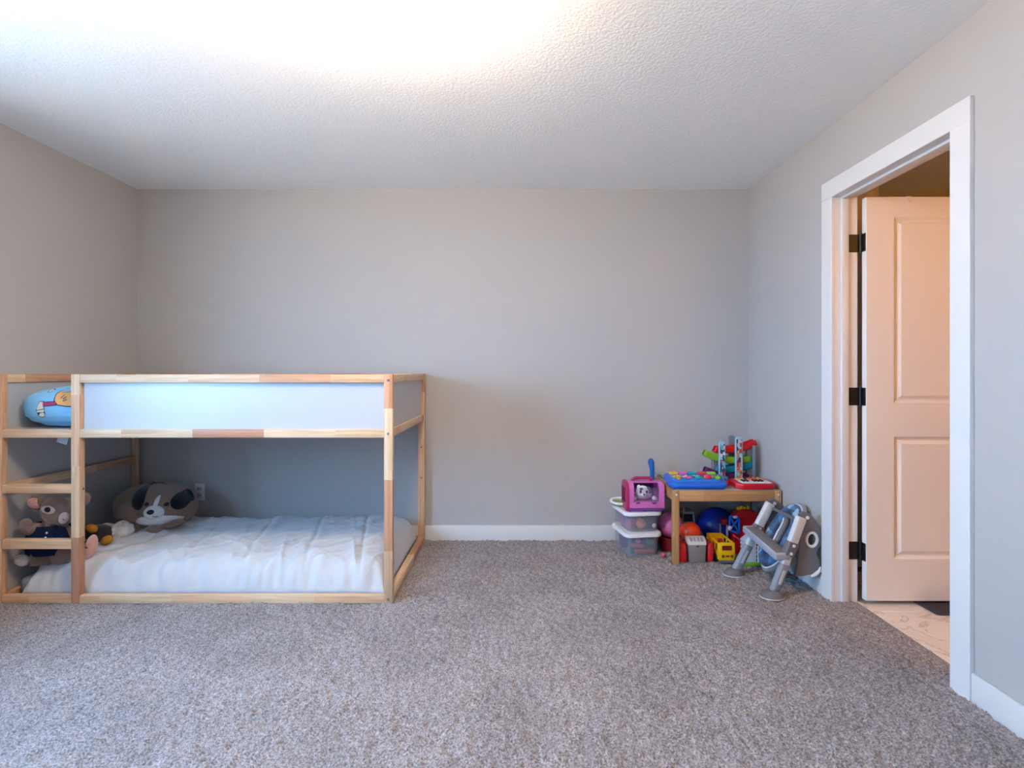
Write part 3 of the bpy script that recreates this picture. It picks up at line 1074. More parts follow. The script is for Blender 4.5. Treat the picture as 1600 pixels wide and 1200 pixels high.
bm = B(); ell(bm, (-2.535, 2.93, 0.432), (0.046, 0.016, 0.036), (0, 0.3, 0.2)); ell(bm, (-2.50, 2.93, 0.430), (0.04, 0.02, 0.024), (0, 0.5, 0)); ear = part('ear', bm, M_RAB, rab)
bm = B(); ell(bm, (-2.538, 2.917, 0.431), (0.034, 0.008, 0.025), (0, 0.3, 0.2)); part('inner_ear', bm, M_RABPINK, ear, 'pink inner ear')
bm = B(); ell(bm, (-2.345, 2.98, 0.432), (0.05, 0.02, 0.032), (0, -0.5, 0)); part('ear', bm, M_RAB, rab)
rab.scale = (1.05, 1.0, 1.15)
# jacket: an open shell round the body with lapel and buttons
bm = bmesh.new()
rows = []
for j in range(13):
    z = 0.205 + 0.125 * j / 12
    k = 1 - ((z - 0.245) / 0.13) ** 2
    r = 0.107 * max(k, 0.12) ** 0.5
    row = []
    for i in range(33):
        th = math.radians(-42 - 308 * i / 32)
        row.append(bm.verts.new((-2.472 + 1.02 * r * math.cos(th), 2.953 + 0.95 * r * math.sin(th), z)))
    rows.append(row)
for A, C in zip(rows, rows[1:]):
    for i in range(32):
        bm.faces.new((A[i], A[i + 1], C[i + 1], C[i]))
jk = part('jacket', bm, M_NAVY, rab, 'navy felt jacket', angle=180)
jk.modifiers.new('thickness', 'SOLIDIFY').thickness = 0.007
for z in (0.308, 0.288, 0.266):
    bm = B(); ell(bm, (-2.434, 2.954 - 0.102 * max(1 - ((z - 0.245) / 0.13) ** 2, 0.12) ** 0.5, z), (0.0055, 0.004, 0.0045), seg=12, rings=8); part('button', bm, M_WHITEPL, jk)
bm = B(); tube(bm, [(-2.50, 2.90, 0.315), (-2.525, 2.868, 0.325), (-2.535, 2.852, 0.350)], [0.030, 0.028, 0.025], 14); ell(bm, (-2.528, 2.855, 0.352), (0.028, 0.022, 0.024)); part('arm', bm, M_RAB, rab)
bm = B(); tube(bm, [(-2.40, 2.90, 0.31), (-2.37, 2.89, 0.27), (-2.36, 2.885, 0.24)], [0.028, 0.027, 0.024], 14); part('arm', bm, M_NAVY, rab, 'navy sleeve')
bm = B(); tube(bm, [(-2.47, 2.93, 0.185), (-2.49, 2.90, 0.190), (-2.52, 2.865, 0.190)], [0.045, 0.042, 0.034], 16); part('leg', bm, M_RAB, rab)
bm = B(); ell(bm, (-2.545, 2.853, 0.188), (0.036, 0.026, 0.026), (0, 0.15, 0)); part('foot', bm, M_RABL, rab, 'pale foot')
bm = B(); tube(bm, [(-2.42, 2.93, 0.195), (-2.35, 2.905, 0.205), (-2.27, 2.90, 0.215)], [0.050, 0.046, 0.034], 16); part('leg', bm, M_RAB, rab)
bm = B(); ell(bm, (-2.240, 2.90, 0.235), (0.024, 0.034, 0.058), (0, 0.25, 0)); ft = part('foot', bm, M_RABPINK, rab, 'pink foot')
bm = B(); tube(bm, [(-2.252 + 0.028 * math.cos(a), 2.90 + 0.037 * math.sin(a), 0.245 - 0.35 * 0.028 * math.cos(a)) for a in [2 * PI * i / 20 for i in range(20)]], 0.004, 8, True); part('strap', bm, mat('strap_brown', (70, 42, 34), 0.7), ft)

# ---- black plush bird with orange feet, and a white fluffy plush
M_ORANGEFELT = mat('orange_felt', (196, 134, 48), 0.9, 0.1, 0.1, 60, 0.5, 200)
bx, by = -2.435, 3.215
bz = dz(bx, by)
bird = thing('plush_bird', (bx, by, bz), 'dark plush bird with orange feet lying beside the dog cushion', 'plush toy')
bm = B(); ell(bm, (bx + 0.02, by, bz + 0.058), (0.075, 0.062, 0.056), (0, 0.1, 0.3), 26, 16); part('body', bm, mat('plush_charcoal', (52, 52, 60), **PLUSH), bird)
for (px, py, d, r) in ((143, 826, 3.14, 0.2), (167, 844, 3.12, -0.5)):
    c = at(px, py, d)
    bm = B(); ell(bm, c, (0.034, 0.022, 0.025), (0, r, 0)); part('foot', bm, M_ORANGEFELT, bird, 'orange foot')
bm = B(); ell(bm, (bx - 0.05, by + 0.02, bz + 0.06), (0.04, 0.045, 0.04)); part('head', bm, MATS['plush_charcoal'], bird)
bm = B(); ell(bm, (bx + 0.035, by + 0.045, bz + 0.075), (0.05, 0.03, 0.035), (0, 0.3, 0.2)); part('wing', bm, M_DOGWHITE, bird, 'white wing')
wx, wy = -2.322, 3.262
wz = dz(wx, wy)
fluf = thing('plush_lamb', (wx, wy, wz), 'small white fluffy plush between the bird and the dog cushion', 'plush toy')
bm = B()
random.seed(4)
for i in range(46):
    a, b_ = random.uniform(0, 2 * PI), random.uniform(-0.2, 1.0)
    r = math.sqrt(max(0, 1 - b_ * b_))
    ell(bm, (wx + 0.045 * r * math.cos(a), wy + 0.045 * r * math.sin(a), wz + 0.05 + 0.048 * b_), random.uniform(0.014, 0.02), seg=10, rings=7)
ell(bm, (wx, wy, wz + 0.05), (0.052, 0.05, 0.05))
part('fleece', bm, M_DOGWHITE, fluf)
bm = B(); ell(bm, (wx + 0.005, wy - 0.06, wz + 0.020), (0.024, 0.03, 0.017)); part('foot', bm, M_DOGWHITE, fluf)

# ================================================================== THE TOY CORNER
# ---- child's table
TX0, TX1, TY0, TY1, TZ = 0.965, 1.622, 3.335, 3.808, 0.450
tab = thing('kids_table', ((TX0 + TX1) / 2, (TY0 + TY1) / 2, 0), "child's low pine table with a white top in the corner", 'table')
lw = 0.038
for x in (TX0 + lw / 2, TX1 - lw / 2):
    for y in (TY0 + lw / 2, TY1 - lw / 2):
        rail('leg', (x, y, 0), (x, y, TZ), lw, lw, M_TABLEWOOD, tab, up=(1, 0, 0))
az = (0.384, 0.450)
for y in (TY0 + 0.012, TY1 - 0.012):
    rail('apron', (TX0 + lw, y, sum(az) / 2), (TX1 - lw, y, sum(az) / 2), 0.020, az[1] - az[0], M_TABLEWOOD, tab)
for x in (TX0 + 0.012, TX1 - 0.012):
    rail('apron', (x, TY0 + lw, sum(az) / 2), (x, TY1 - lw, sum(az) / 2), 0.020, az[1] - az[0], M_TABLEWOOD, tab)
bm = B(); box(bm, TX0 + 0.022, TX1 - 0.022, TY0 + 0.022, TY1 - 0.022, 0.430, 0.452, 0.001, 1); part('tabletop', bm, M_WHITEPANEL, tab, 'white tabletop')
bm = B(); cyl(bm, (TX0 + lw / 2, TY0 - 0.002, 0.425), (TX0 + lw / 2, TY0 + 0.001, 0.425), 0.006, seg=14); s0 = part('screw_cap', bm, M_WHITEPL, tab, 'pale screw cap')
c = s0.copy(); COL.objects.link(c); c.parent = tab; c.location = (TX1 - TX0 - lw, 0, 0)

# ---- storage bins
M_BIN = clear_mat('clear_bin', (215, 218, 226), 0.17, 0.15)
M_LID = mat('bin_lid', (232, 226, 228), 0.45, 0.4, 0.01, 8)


def loft(bm, rings):
    t = bmesh.new()
    R = [[t.verts.new(p) for p in r] for r in rings]
    n = len(R[0])
    for A, C in zip(R, R[1:]):
        for k in range(n):
            t.faces.new((A[k], A[(k + 1) % n], C[(k + 1) % n], C[k]))
    t.faces.new(R[0][::-1]); t.faces.new(R[-1])
    bmesh.ops.recalc_face_normals(t, faces=t.faces)
    return merge(bm, t)


def bin_(zb, h, label, toys):
    cx, cy, ang = 0.800, 3.605, math.radians(9)
    W, D = 0.250, 0.300
    r = thing('storage_bin', (cx, cy, zb), label, 'storage bin', 'stacked clear storage bins')
    R = Matrix.Translation((cx, cy, 0)) @ Matrix.Rotation(ang, 4, 'Z')

    def ring(w, d, z, rad):
        return [R @ Vector((x, y, z)) for x, y in rrect(-w / 2, w / 2, -d / 2, d / 2, rad, 5)]
    bm = B()
    t = bmesh.new()
    zt = zb + h - 0.018
    rings = [ring(0.195, 0.245, zb + 0.002, 0.03), ring(0.202, 0.252, zb + 0.008, 0.032), ring(W - 0.03, D - 0.03, zt, 0.04), ring(W - 0.034, D - 0.034, zt, 0.038), ring(0.198, 0.248, zb + 0.009, 0.03), ring(0.192, 0.242, zb + 0.006, 0.028)]
    loft(bm, rings); t.free()
    tub = part('tub', bm, M_BIN, r, 'clear plastic tub')
    bm = B()
    loft(bm, [ring(W - 0.004, D - 0.004, zt - 0.012, 0.045), ring(W, D, zt - 0.010, 0.047), ring(W, D, zt + 0.002, 0.047), ring(W - 0.006, D - 0.006, zt + 0.010, 0.045), ring(W - 0.03, D - 0.03, zt + 0.012, 0.04), ring(W - 0.036, D - 0.036, zt + 0.0085, 0.038), ring(W - 0.08, D - 0.08, zt + 0.0085, 0.03), ring(W - 0.086, D - 0.086, zt + 0.012, 0.028)])
    part('lid', bm, M_LID, r, 'white lid')
    for sx in (-0.05, 0.05):
        bm = B(); tube(bm, [R @ Vector((sx, -(D / 2 - 0.016), zt - 0.002)), R @ Vector((sx * 1.12, -(D / 2 - 0.020), zt - 0.04))], 0.0018, 6)
        part('moulded_rib', bm, M_BIN, tub)
    for (kind, x, y, z, s, col, rot) in toys:
        bm = B()
        p = R @ Vector((x, y, zb + z))
        if kind == 'ball':
            ell(bm, p, s)
        elif kind == 'block':
            box(bm, -s[0], s[0], -s[1], s[1], -s[2], s[2], 0.006, 2, Matrix.Translation(p) @ Euler(rot).to_matrix().to_4x4())
        else:
            lathe(bm, [(s * 0.7, 0.0), (s * 0.85, 0.004), (s, s * 1.0), (s * 0.93, s * 1.0), (s * 0.78, 0.008), (0.0001, 0.007)], p, 24)
        solo({'ball': 'toy_ball', 'block': 'toy_block', 'cup': 'toy_cup'}[kind], bm, mat('bin_toy_%d_%d_%d' % col, col, 0.45), (p.x, p.y, p.z), toys_label(kind, col, zb), {'ball': 'ball', 'block': 'block', 'cup': 'cup'}[kind])
    return r


CN = {(205, 120, 72): 'tan orange', (38, 38, 48): 'black', (150, 60, 104): 'plum', (226, 190, 204): 'pale pink', (222, 214, 190): 'cream',
      (186, 110, 160): 'orchid', (44, 50, 70): 'slate', (150, 40, 50): 'dark red', (60, 110, 100): 'teal', (90, 40, 80): 'purple', (120, 90, 130): 'mauve'}


def toys_label(kind, col, zb):
    return '%s toy %s inside the %s clear bin' % (CN[col], {'ball': 'ball', 'block': 'block', 'cup': 'cup'}[kind], 'upper' if zb > 0.1 else 'lower')


bin_(0.0, 0.158, 'lower clear plastic bin with a white lid on the carpet', [
    ('block', 0.015, -0.05, 0.066, (0.078, 0.045, 0.055), (44, 50, 70), (0, 0, 0.05)),
    ('ball', -0.030, -0.110, 0.102, 0.018, (186, 110, 160), None),
    ('block', -0.035, -0.106, 0.070, (0.04, 0.007, 0.012), (150, 60, 104), (0.0, 0.1, 0.05)),
    ('block', 0.050, -0.108, 0.090, (0.024, 0.007, 0.014), (60, 110, 100), (0.0, 0.2, -0.05)),
    ('block', -0.01, 0.056, 0.06, (0.075, 0.050, 0.045), (90, 40, 80), (0, 0, 0.0)),
    ('block', 0.015, -0.108, 0.032, (0.065, 0.007, 0.014), (150, 40, 50), (0.0, 0.0, 0.02)),
])
bin_(0.158, 0.135, 'upper clear plastic bin stacked under the pink carrier', [
    ('ball', -0.005, -0.085, 0.046, 0.034, (205, 120, 72), None),
    ('block', 0.050, -0.050, 0.056, (0.044, 0.05, 0.046), (38, 38, 48), (0, 0, 0.05)),
    ('block', -0.055, -0.07, 0.042, (0.03, 0.03, 0.032), (150, 60, 104), (0, 0, 0.4)),
    ('ball', 0.082, -0.098, 0.030, 0.016, (226, 190, 204), None),
    ('block', -0.07, 0.04, 0.045, (0.022, 0.05, 0.035), (186, 110, 160), (0, 0, 0.1)),
    ('cup', -0.03, 0.075, 0.012, 0.04, (222, 214, 190), None),
])
# ---- white and green dish behind the carrier
dish = thing('toy_dish', (0.705, 3.655, 0.288), 'white and green toy dish on the upper bin lid behind the carrier', 'toy dish')
M_GREEN = mat('toy_green', (126, 186, 52), 0.4, 0.5)
bm = B(); lathe(bm, [(0.045, 0.002), (0.055, 0.003), (0.060, 0.014), (0.056, 0.014), (0.05, 0.008), (0.0001, 0.007)], (0.705, 3.655, 0.288), 32); part('green_base', bm, M_GREEN, dish, 'green base')
bm = B(); tube(bm, [(0.705 + 0.060 * math.cos(a), 3.655 + 0.060 * math.sin(a), 0.312 + 0.006 * math.sin(a)) for a in [2 * PI * i / 32 for i in range(32)]], 0.009, 10, True); part('white_rim', bm, M_WHITEPL, dish, 'white rim')

# ---- pink pet carrier with a plush puppy inside
M_PINK = mat('carrier_pink', (214, 112, 178), 0.35, 0.5)
M_MAG = mat('carrier_magenta', (178, 30, 92), 0.35, 0.5)
M_PURP = mat('carrier_purple', (112, 58, 140), 0.35, 0.5)
CX0, CX1, CY0, CY1, CZ = 0.714, 0.945, 3.470, 3.625, 0.288
car = thing('pet_carrier', ((CX0 + CX1) / 2, (CY0 + CY1) / 2, CZ), 'pink toy pet carrier with a clear front on the stacked bins', 'toy carrier')


def arch(y0, y1, z0, z1, rt, rb=0.01):
    pts = []
    for cy, cz, r, a in ((y1 - rb, z0 + rb, rb, 270), (y1 - rt, z1 - rt, rt, 0), (y0 + rt, z1 - rt, rt, 90), (y0 + rb, z0 + rb, rb, 180)):
        for i in range(6):
            t = math.radians(a + 90 * i / 5)
            pts.append((cy + r * math.cos(t), cz + r * math.sin(t)))
    return pts


ztop = CZ + 0.180
bm = B(); prism(bm, arch(CY0 + 0.004, CY1 - 0.004, CZ + 0.001, CZ + 0.022, 0.008, 0.006), 'x', CX0 + 0.006, CX1 - 0.006, 0.003); part('purple_base', bm, M_PURP, car, 'purple base')
bm = B()
prism(bm, arch(CY0, CY1, CZ + 0.020, CZ + 0.060, 0.008, 0.006), 'x', CX0 + 0.014, CX1, 0.003)
# arched bands at both ends and along the top
def arch_band(bm, xa, xb, w):
    o_ = arch(CY0, CY1, CZ + 0.05, ztop, 0.05, 0.004)
    i_ = arch(CY0 + w, CY1 - w, CZ + 0.05 + w * 0.2, ztop - w, 0.05 - w * 0.8, 0.003)
    t = bmesh.new()
    A = [[t.verts.new((x, p[0], p[1])) for p in q] for x, q in ((xa, o_), (xb, o_), (xb, i_), (xa, i_))]
    n = len(o_)
    for a, b2 in zip(A, A[1:] + A[:1]):
        for k in range(n):
            t.faces.new((a[k], a[(k + 1) % n], b2[(k + 1) % n], b2[k]))
    bmesh.ops.recalc_face_normals(t, faces=t.faces)
    return merge(bm, t)


arch_band(bm, CX0 + 0.014, CX0 + 0.044, 0.008)
arch_band(bm, CX1 - 0.030, CX1, 0.008)
box(bm, CX0 + 0.03, CX1 - 0.02, CY0 + 0.045, CY1 - 0.045, ztop - 0.008, ztop + 0.0005, 0.002, 1)
box(bm, CX0 + 0.03, CX1 - 0.02, CY1 - 0.01, CY1 - 0.002, CZ + 0.05, ztop - 0.05, 0.002, 1)
part('body', bm, M_PINK, car, 'pink shell')
bm = B(); prism(bm, arch(CY0 - 0.003, CY1 + 0.003, CZ + 0.003, ztop + 0.004, 0.054, 0.01), 'x', CX0 - 0.006, CX0 + 0.015, 0.005); ec = part('end_door', bm, M_MAG, car, 'magenta end door')
bm = B()
for k in range(5):
    yy = CY0 + 0.03 + k * 0.024
    box(bm, CX0 - 0.008, CX0 - 0.004, yy - 0.006, yy + 0.006, CZ + 0.05, CZ + 0.145, 0.002, 1)
part('door_slot', bm, mat('slot_dark', (112, 14, 58), 0.6), ec)
bm = B(); prism(bm, arch(CY0 - 0.001, CY1 + 0.001, CZ + 0.015, ztop + 0.002, 0.052, 0.01), 'x', CX1 - 0.004, CX1 + 0.006, 0.004); part('end_panel', bm, M_PINK, car, 'pink end panel')
bm = B(); prism(bm, rrect(CX0 + 0.045, CX1 - 0.031, CZ + 0.058, ztop - 0.030, 0.01, 3), 'y', CY0 + 0.002, CY0 + 0.0045); part('window', bm, clear_mat('carrier_window', (190, 150, 200), 0.10, 0.1), car, 'clear front window')
bm = B(); prism(bm, rrect(CX0 + 0.045, CX1 - 0.031, CZ + 0.055, ztop - 0.015, 0.01, 3), 'y', CY1 - 0.020, CY1 - 0.012); part('inner_lining', bm, mat('carrier_lining', (88, 52, 120), 0.6, 0.4, 0.4, 40), car, 'purple lining')
for xx in (CX0 + 0.068, CX1 - 0.06):
    bm = B(); box(bm, xx - 0.013, xx + 0.013, CY0 - 0.005, CY0 + 0.003, CZ + 0.050, CZ + 0.060, 0.002, 1)
    part('latch', bm, M_PURP, car, 'purple latch')
bm = B()
hx0, hx1 = CX0 + 0.048, CX0 + 0.172
yc = (CY0 + CY1) / 2
tube(bm, [(hx0, yc, ztop - 0.004), (hx0 + 0.003, yc, ztop + 0.010), (hx0 + 0.014, yc, ztop + 0.019), (hx1 - 0.014, yc, ztop + 0.019), (hx1 - 0.003, yc, ztop + 0.010), (hx1, yc, ztop - 0.004)], 0.010, 12)
part('handle', bm, M_MAG, car, 'magenta carry handle')
pup = thing('plush_puppy', (0.830, 3.545, CZ + 0.060), 'small spotted white plush puppy inside the pink carrier', 'plush toy')
pc = Vector((0.822, 3.512, CZ + 0.112))
pup.scale = (1.15, 1.1, 1.12)
bm = B(); ell(bm, pc, (0.037, 0.03, 0.035)); ell(bm, pc + Vector((-0.001, -0.022, -0.012)), (0.018, 0.014, 0.013)); part('head', bm, M_DOGWHITE, pup)
bm = B(); ell(bm, (0.835, 3.555, CZ + 0.088), (0.048, 0.04, 0.030)); part('body', bm, M_DOGWHITE, pup)
for s in (-1, 1):
    bm = B(); ell(bm, pc + Vector((s * 0.016, -0.025, 0.004)), (0.0075, 0.005, 0.0085), seg=14, rings=10); part('eye', bm, M_EYE, pup, 'black eye')
bm = B(); ell(bm, pc + Vector((-0.001, -0.036, -0.008)), (0.005, 0.004, 0.004), seg=12, rings=8); part('nose', bm, M_EYE, pup)
bm = B(); ell(bm, pc + Vector((-0.012, -0.022, 0.019)), (0.010, 0.006, 0.009)); part('spot', bm, mat('plush_grey', (92, 88, 98), **PLUSH), pup, 'grey spot')
bm = B(); ell(bm, pc + Vector((0.032, -0.005, 0.010)), (0.012, 0.012, 0.022), (0, -0.4, 0)); part('ear', bm, MATS['plush_grey'], pup, 'grey ear')
bm = B(); ell(bm, pc + Vector((-0.022, 0, 0.028)), (0.010, 0.008, 0.012), (0, 0.4, 0)); part('ear', bm, M_DOGWHITE, pup)
for s in (-0.052, 0.060):
    bm = B(); ell(bm, (0.826 + s, 3.512, CZ + 0.075), (0.014, 0.02, 0.013)); part('paw', bm, M_DOGWHITE, pup)

# ---- blue wand standing behind the carrier
bm = B()
wp = [(0.925, 3.70, 0.0 + 0.30), (0.928, 3.70, 0.45), (0.930, 3.70, 0.50), (0.927, 3.70, 0.535), (0.922, 3.70, 0.560), (0.920, 3.70, 0.578), (0.920, 3.70, 0.588)]
tube(bm, [(0.930, 3.70, 0.004)] + wp[1:], [0.014, 0.015, 0.015, 0.018, 0.021, 0.018, 0.006], 14)
solo('toy_bat', bm, mat('bat_blue', (32, 104, 176), 0.45, 0.4), (0.93, 3.70, 0.0), 'blue toy bat standing upright between the bins and the table', 'toy bat')

# ---- blue pop-up toy on the table
BLUE = mat('popup_blue', (28, 102, 208), 0.3, 0.5)
popx0, popx1, popy0, popy1 = 0.952, 1.312, 3.345, 3.560
pop = thing('popup_toy', ((popx0 + popx1) / 2, (popy0 + popy1) / 2, 0.452), 'blue pop-up toy with five coloured flaps on the table', 'toy')
tilt = 0.17
PM = Matrix.Translation((0, popy0, 0.453)) @ Matrix.Rotation(tilt, 4, 'X') @ Matrix.Translation((0, -popy0, -0.453))
bm = B()
prism(bm, rrect(popx0, popx1, popy0, popy1, 0.05, 8), 'z', 0.459, 0.486, 0.009, 3, PM)
prism(bm, [(popy0 + 0.02, 0.452), (popy1 - 0.03, 0.452), (popy1 - 0.03, 0.489), (popy0 + 0.02, 0.462)], 'x', popx0 + 0.025, popx1 - 0.025, 0.002)
part('base', bm, BLUE, pop, 'blue base')
bm = B(); prism(bm, rrect(popx0 + 0.035, popx1 - 0.03, popy0 + 0.05, popy0 + 0.158, 0.02, 5), 'z', 0.484, 0.490, 0.002, 2, PM); part('control_strip', bm, mat('popup_light_blue', (44, 128, 226), 0.3), pop, 'lighter blue strip')
fl_c = [(246, 196, 84), (226, 110, 190), (36, 160, 176), (222, 66, 84), (168, 206, 98)]
kn_c = [(224, 160, 40), (240, 90, 170), (30, 160, 170), (238, 52, 92), (160, 214, 40)]
st_c = [(190, 150, 30), (230, 170, 150), (200, 150, 90), (190, 90, 60), (90, 170, 60)]
for i in range(5):
    xc = popx0 + 0.068 + i * 0.0605
    bm = B(); prism(bm, rrect(xc - 0.028, xc + 0.028, popy1 - 0.045, popy1 - 0.006, 0.010, 4), 'z', 0.485, 0.496, 0.004, 2, PM)
    fp = part('flap', bm, mat('flap_%d' % i, fl_c[i], 0.35), pop, ('yellow', 'pink', 'teal', 'red', 'green')[i] + ' flap')
    bm = B(); prism(bm, rrect(xc - 0.022, xc + 0.022, popy0 + 0.108, popy0 + 0.150, 0.008, 4), 'z', 0.489, 0.4925, 0.0005, 1, PM)
    part('picture', bm, cells_mat('popup_picture_%d' % i, [st_c[i], (40, 50, 40), fl_c[i], (240, 220, 160)], 90 + 7 * i, 90), pop)
    bm = B()
    p = PM @ Vector((xc + 0.006, popy0 + 0.085, 0.495))
    if i == 0:
        cyl(bm, p + Vector((0, 0, -0.006)), p + Vector((0, 0, 0.012)), 0.013); ell(bm, p + Vector((0, 0, 0.012)), (0.016, 0.016, 0.006))
    elif i == 1:
        bar(bm, p + Vector((-0.014, 0, 0.004)), p + Vector((0.014, 0, 0.004)), 0.016, 0.014, 0.004)
    elif i == 2:
        cyl(bm, p + Vector((-0.013, 0, 0.004)), p + Vector((0.013, 0, 0.004)), 0.010); cyl(bm, p + Vector((0, 0, 0)), p + Vector((0, -0.004, 0.020)), 0.004)
    elif i == 3:
        ell(bm, p + Vector((0, 0, 0.008)), (0.019, 0.014, 0.019))
    else:
        box(bm, p.x - 0.014, p.x + 0.014, p.y - 0.010, p.y + 0.010, p.z - 0.006, p.z + 0.010, 0.004, 2); box(bm, p.x - 0.004, p.x + 0.004, p.y - 0.003, p.y + 0.003, p.z + 0.008, p.z + 0.022, 0.002, 1)
    part(('dial', 'slider', 'roller', 'push_button', 'lever')[i], bm, mat('knob_%d' % i, kn_c[i], 0.3), pop)

# ---- red toy keyboard
RED = mat('toy_red', (206, 18, 34), 0.3, 0.5)
kx0, kx1, ky0, ky1, kz = 1.362, 1.612, 3.350, 3.535, 0.452
kb = thing('toy_keyboard', ((kx0 + kx1) / 2, (ky0 + ky1) / 2, kz), 'red toy keyboard at the right end of the table', 'toy keyboard')
ch = 0.035
octo = [(kx0 + ch, ky0), (kx1 - ch, ky0), (kx1, ky0 + ch), (kx1, ky1 - ch), (kx1 - ch, ky1), (kx0 + ch, ky1), (kx0, ky1 - ch), (kx0, ky0 + ch)]
bm = B(); prism(bm, octo, 'z', kz + 0.001, kz + 0.036, 0.006, 3); part('case', bm, RED, kb, 'red case')
for i in range(8):
    x0 = kx0 + 0.036 + i * 0.0225
    bm = B(); box(bm, x0, x0 + 0.0212, ky0 + 0.016, ky0 + 0.086, kz + 0.034, kz + 0.0415, 0.0015, 1); part('white_key', bm, M_WHITEPL, kb)
for i in (0, 1, 3, 4, 5):
    x0 = kx0 + 0.0515 + i * 0.0225 + (0.0225 if i > 2 else 0) * 0.0
    bm = B(); box(bm, x0, x0 + 0.0135, ky0 + 0.044, ky0 + 0.086, kz + 0.040, kz + 0.049, 0.0015, 1); part('black_key', bm, M_BLACK, kb)
bm = B(); box(bm, kx0 + 0.04, kx1 - 0.04, ky0 + 0.098, ky1 - 0.02, kz + 0.034, kz + 0.041, 0.003, 1); part('control_panel', bm, mat('keyboard_peach', (240, 190, 140), 0.5), kb, 'peach panel')
for i, (xx, c_) in enumerate(((0.10, (90, 30, 30)), (0.13, (210, 60, 40)), (0.155, (230, 80, 50)), (0.18, (226, 120, 70)))):
    bm = B(); ell(bm, (kx0 + xx, ky0 + 0.135, kz + 0.043), (0.011, 0.011, 0.009)); part('button', bm, mat('kb_button_%d' % i, c_, 0.35), kb)
bm = B(); tube(bm, [(kx1 - 0.012, ky0 + 0.06, kz + 0.02), (kx1 + 0.003, ky0 + 0.08, kz + 0.028), (kx1 + 0.003, ky1 - 0.08, kz + 0.028), (kx1 - 0.012, ky1 - 0.06, kz + 0.02)], 0.006, 8); part('carry_handle', bm, mat('kb_handle', (140, 60, 60), 0.5), kb)

# ---- small red and blue toy between them
sm = thing('toy_figure', (1.338, 3.47, 0.452), 'small red toy with a blue cap beside the red keyboard', 'toy')
bm = B(); lathe(bm, [(0.016, 0.001), (0.019, 0.004), (0.018, 0.028), (0.015, 0.034), (0.0001, 0.035)], (1.338, 3.47, 0.452), 20); part('base', bm, RED, sm)
bm = B(); ell(bm, (1.338, 3.47, 0.497), (0.013, 0.013, 0.014)); part('cap', bm, mat('cap_blue', (50, 110, 180), 0.4), sm, 'blue cap')

# ---- race ramp tower
rt = thing('race_ramp', (1.42, 3.62, 0.452), 'zigzag toy car ramp with red green teal and purple tracks', 'toy ramp')
YT = 3.625


def ramp(bm, path, w=0.056, hgt=0.044, th=0.005):
    """U shaped track along a path in the x-z plane, both ends turned up"""
    P = []
    n = 8
    for i in range(len(path) - 1):
        for k in range(n):
            t = k / n
            p0 = path[max(i - 1, 0)]; p1 = path[i]; p2 = path[i + 1]; p3 = path[min(i + 2, len(path) - 1)]
            P.append(tuple(0.5 * ((2 * p1[j]) + (-p0[j] + p2[j]) * t + (2 * p0[j] - 5 * p1[j] + 4 * p2[j] - p3[j]) * t * t + (-p0[j] + 3 * p1[j] - 3 * p2[j] + p3[j]) * t ** 3) for j in (0, 1)))
    P.append(path[-1])
    prof = [(-w / 2, hgt / 2), (-w / 2, -hgt / 2 + 0.006), (-w / 2 + 0.006, -hgt / 2), (w / 2 - 0.006, -hgt / 2), (w / 2, -hgt / 2 + 0.006), (w / 2, hgt / 2),
            (w / 2 - th, hgt / 2), (w / 2 - th, -hgt / 2 + th + 0.004), (w / 2 - th - 0.004, -hgt / 2 + th), (-w / 2 + th + 0.004, -hgt / 2 + th), (-w / 2 + th, -hgt / 2 + th + 0.004), (-w / 2 + th, hgt / 2)]
    t = bmesh.new()
    rings = []
    for i, p in enumerate(P):
        a, b_ = P[max(i - 1, 0)], P[min(i + 1, len(P) - 1)]
        tx, tz = b_[0] - a[0], b_[1] - a[1]
        L = math.hypot(tx, tz)
        nx, nz = -tz / L, tx / L
        if nz < 0:
            nx, nz = -nx, -nz
        e = min(i, len(P) - 1 - i) / 4.0
        s = 0.75 + 0.25 * min(e, 1) ** 0.5
        rings.append([t.verts.new((p[0] + nx * v * s, YT + u * (0.75 + 0.25 * min(e, 1) ** 0.5), p[1] + nz * v * s)) for u, v in prof])
    for A, C in zip(rings, rings[1:]):
        for k in range(len(prof)):
            t.faces.new((A[k], A[(k + 1) % 12], C[(k + 1) % 12], C[k]))
    t.faces.new(rings[0][::-1]); t.faces.new(rings[-1])
    bmesh.ops.recalc_face_normals(t, faces=t.faces)
    return merge(bm, t)


for nm, col, path in (('red', (222, 20, 24), [(1.318, 0.664), (1.345, 0.658), (1.46, 0.664), (1.53, 0.684), (1.590, 0.708)]),
                      ('green', (132, 178, 34), [(1.250, 0.640), (1.29, 0.622), (1.34, 0.605), (1.40, 0.595), (1.475, 0.590), (1.555, 0.600)]),
                      ('teal', (10, 128, 150), [(1.325, 0.540), (1.35, 0.532), (1.42, 0.532), (1.50, 0.544), (1.588, 0.574)]),
                      ('purple', (92, 34, 92), [(1.252, 0.526), (1.29, 0.512), (1.34, 0.497), (1.42, 0.486), (1.54, 0.482)])):
    bm = B(); ramp(bm, path)
    part('track', bm, mat('track_' + nm, col, 0.35, 0.5), rt, nm + ' track', angle=50)
M_PRINT1 = cells_mat('post_print_a', [(60, 70, 90), (150, 200, 220), (200, 210, 220), (170, 40, 60), (60, 60, 70), (110, 170, 190)], 62, 46)
M_PRINT2 = cells_mat('post_print_b', [(150, 200, 210), (50, 40, 60), (200, 190, 190), (190, 140, 70), (150, 130, 130), (180, 60, 50)], 55, 42)
M_SKYB = mat('post_edge', (160, 198, 214), 0.45)
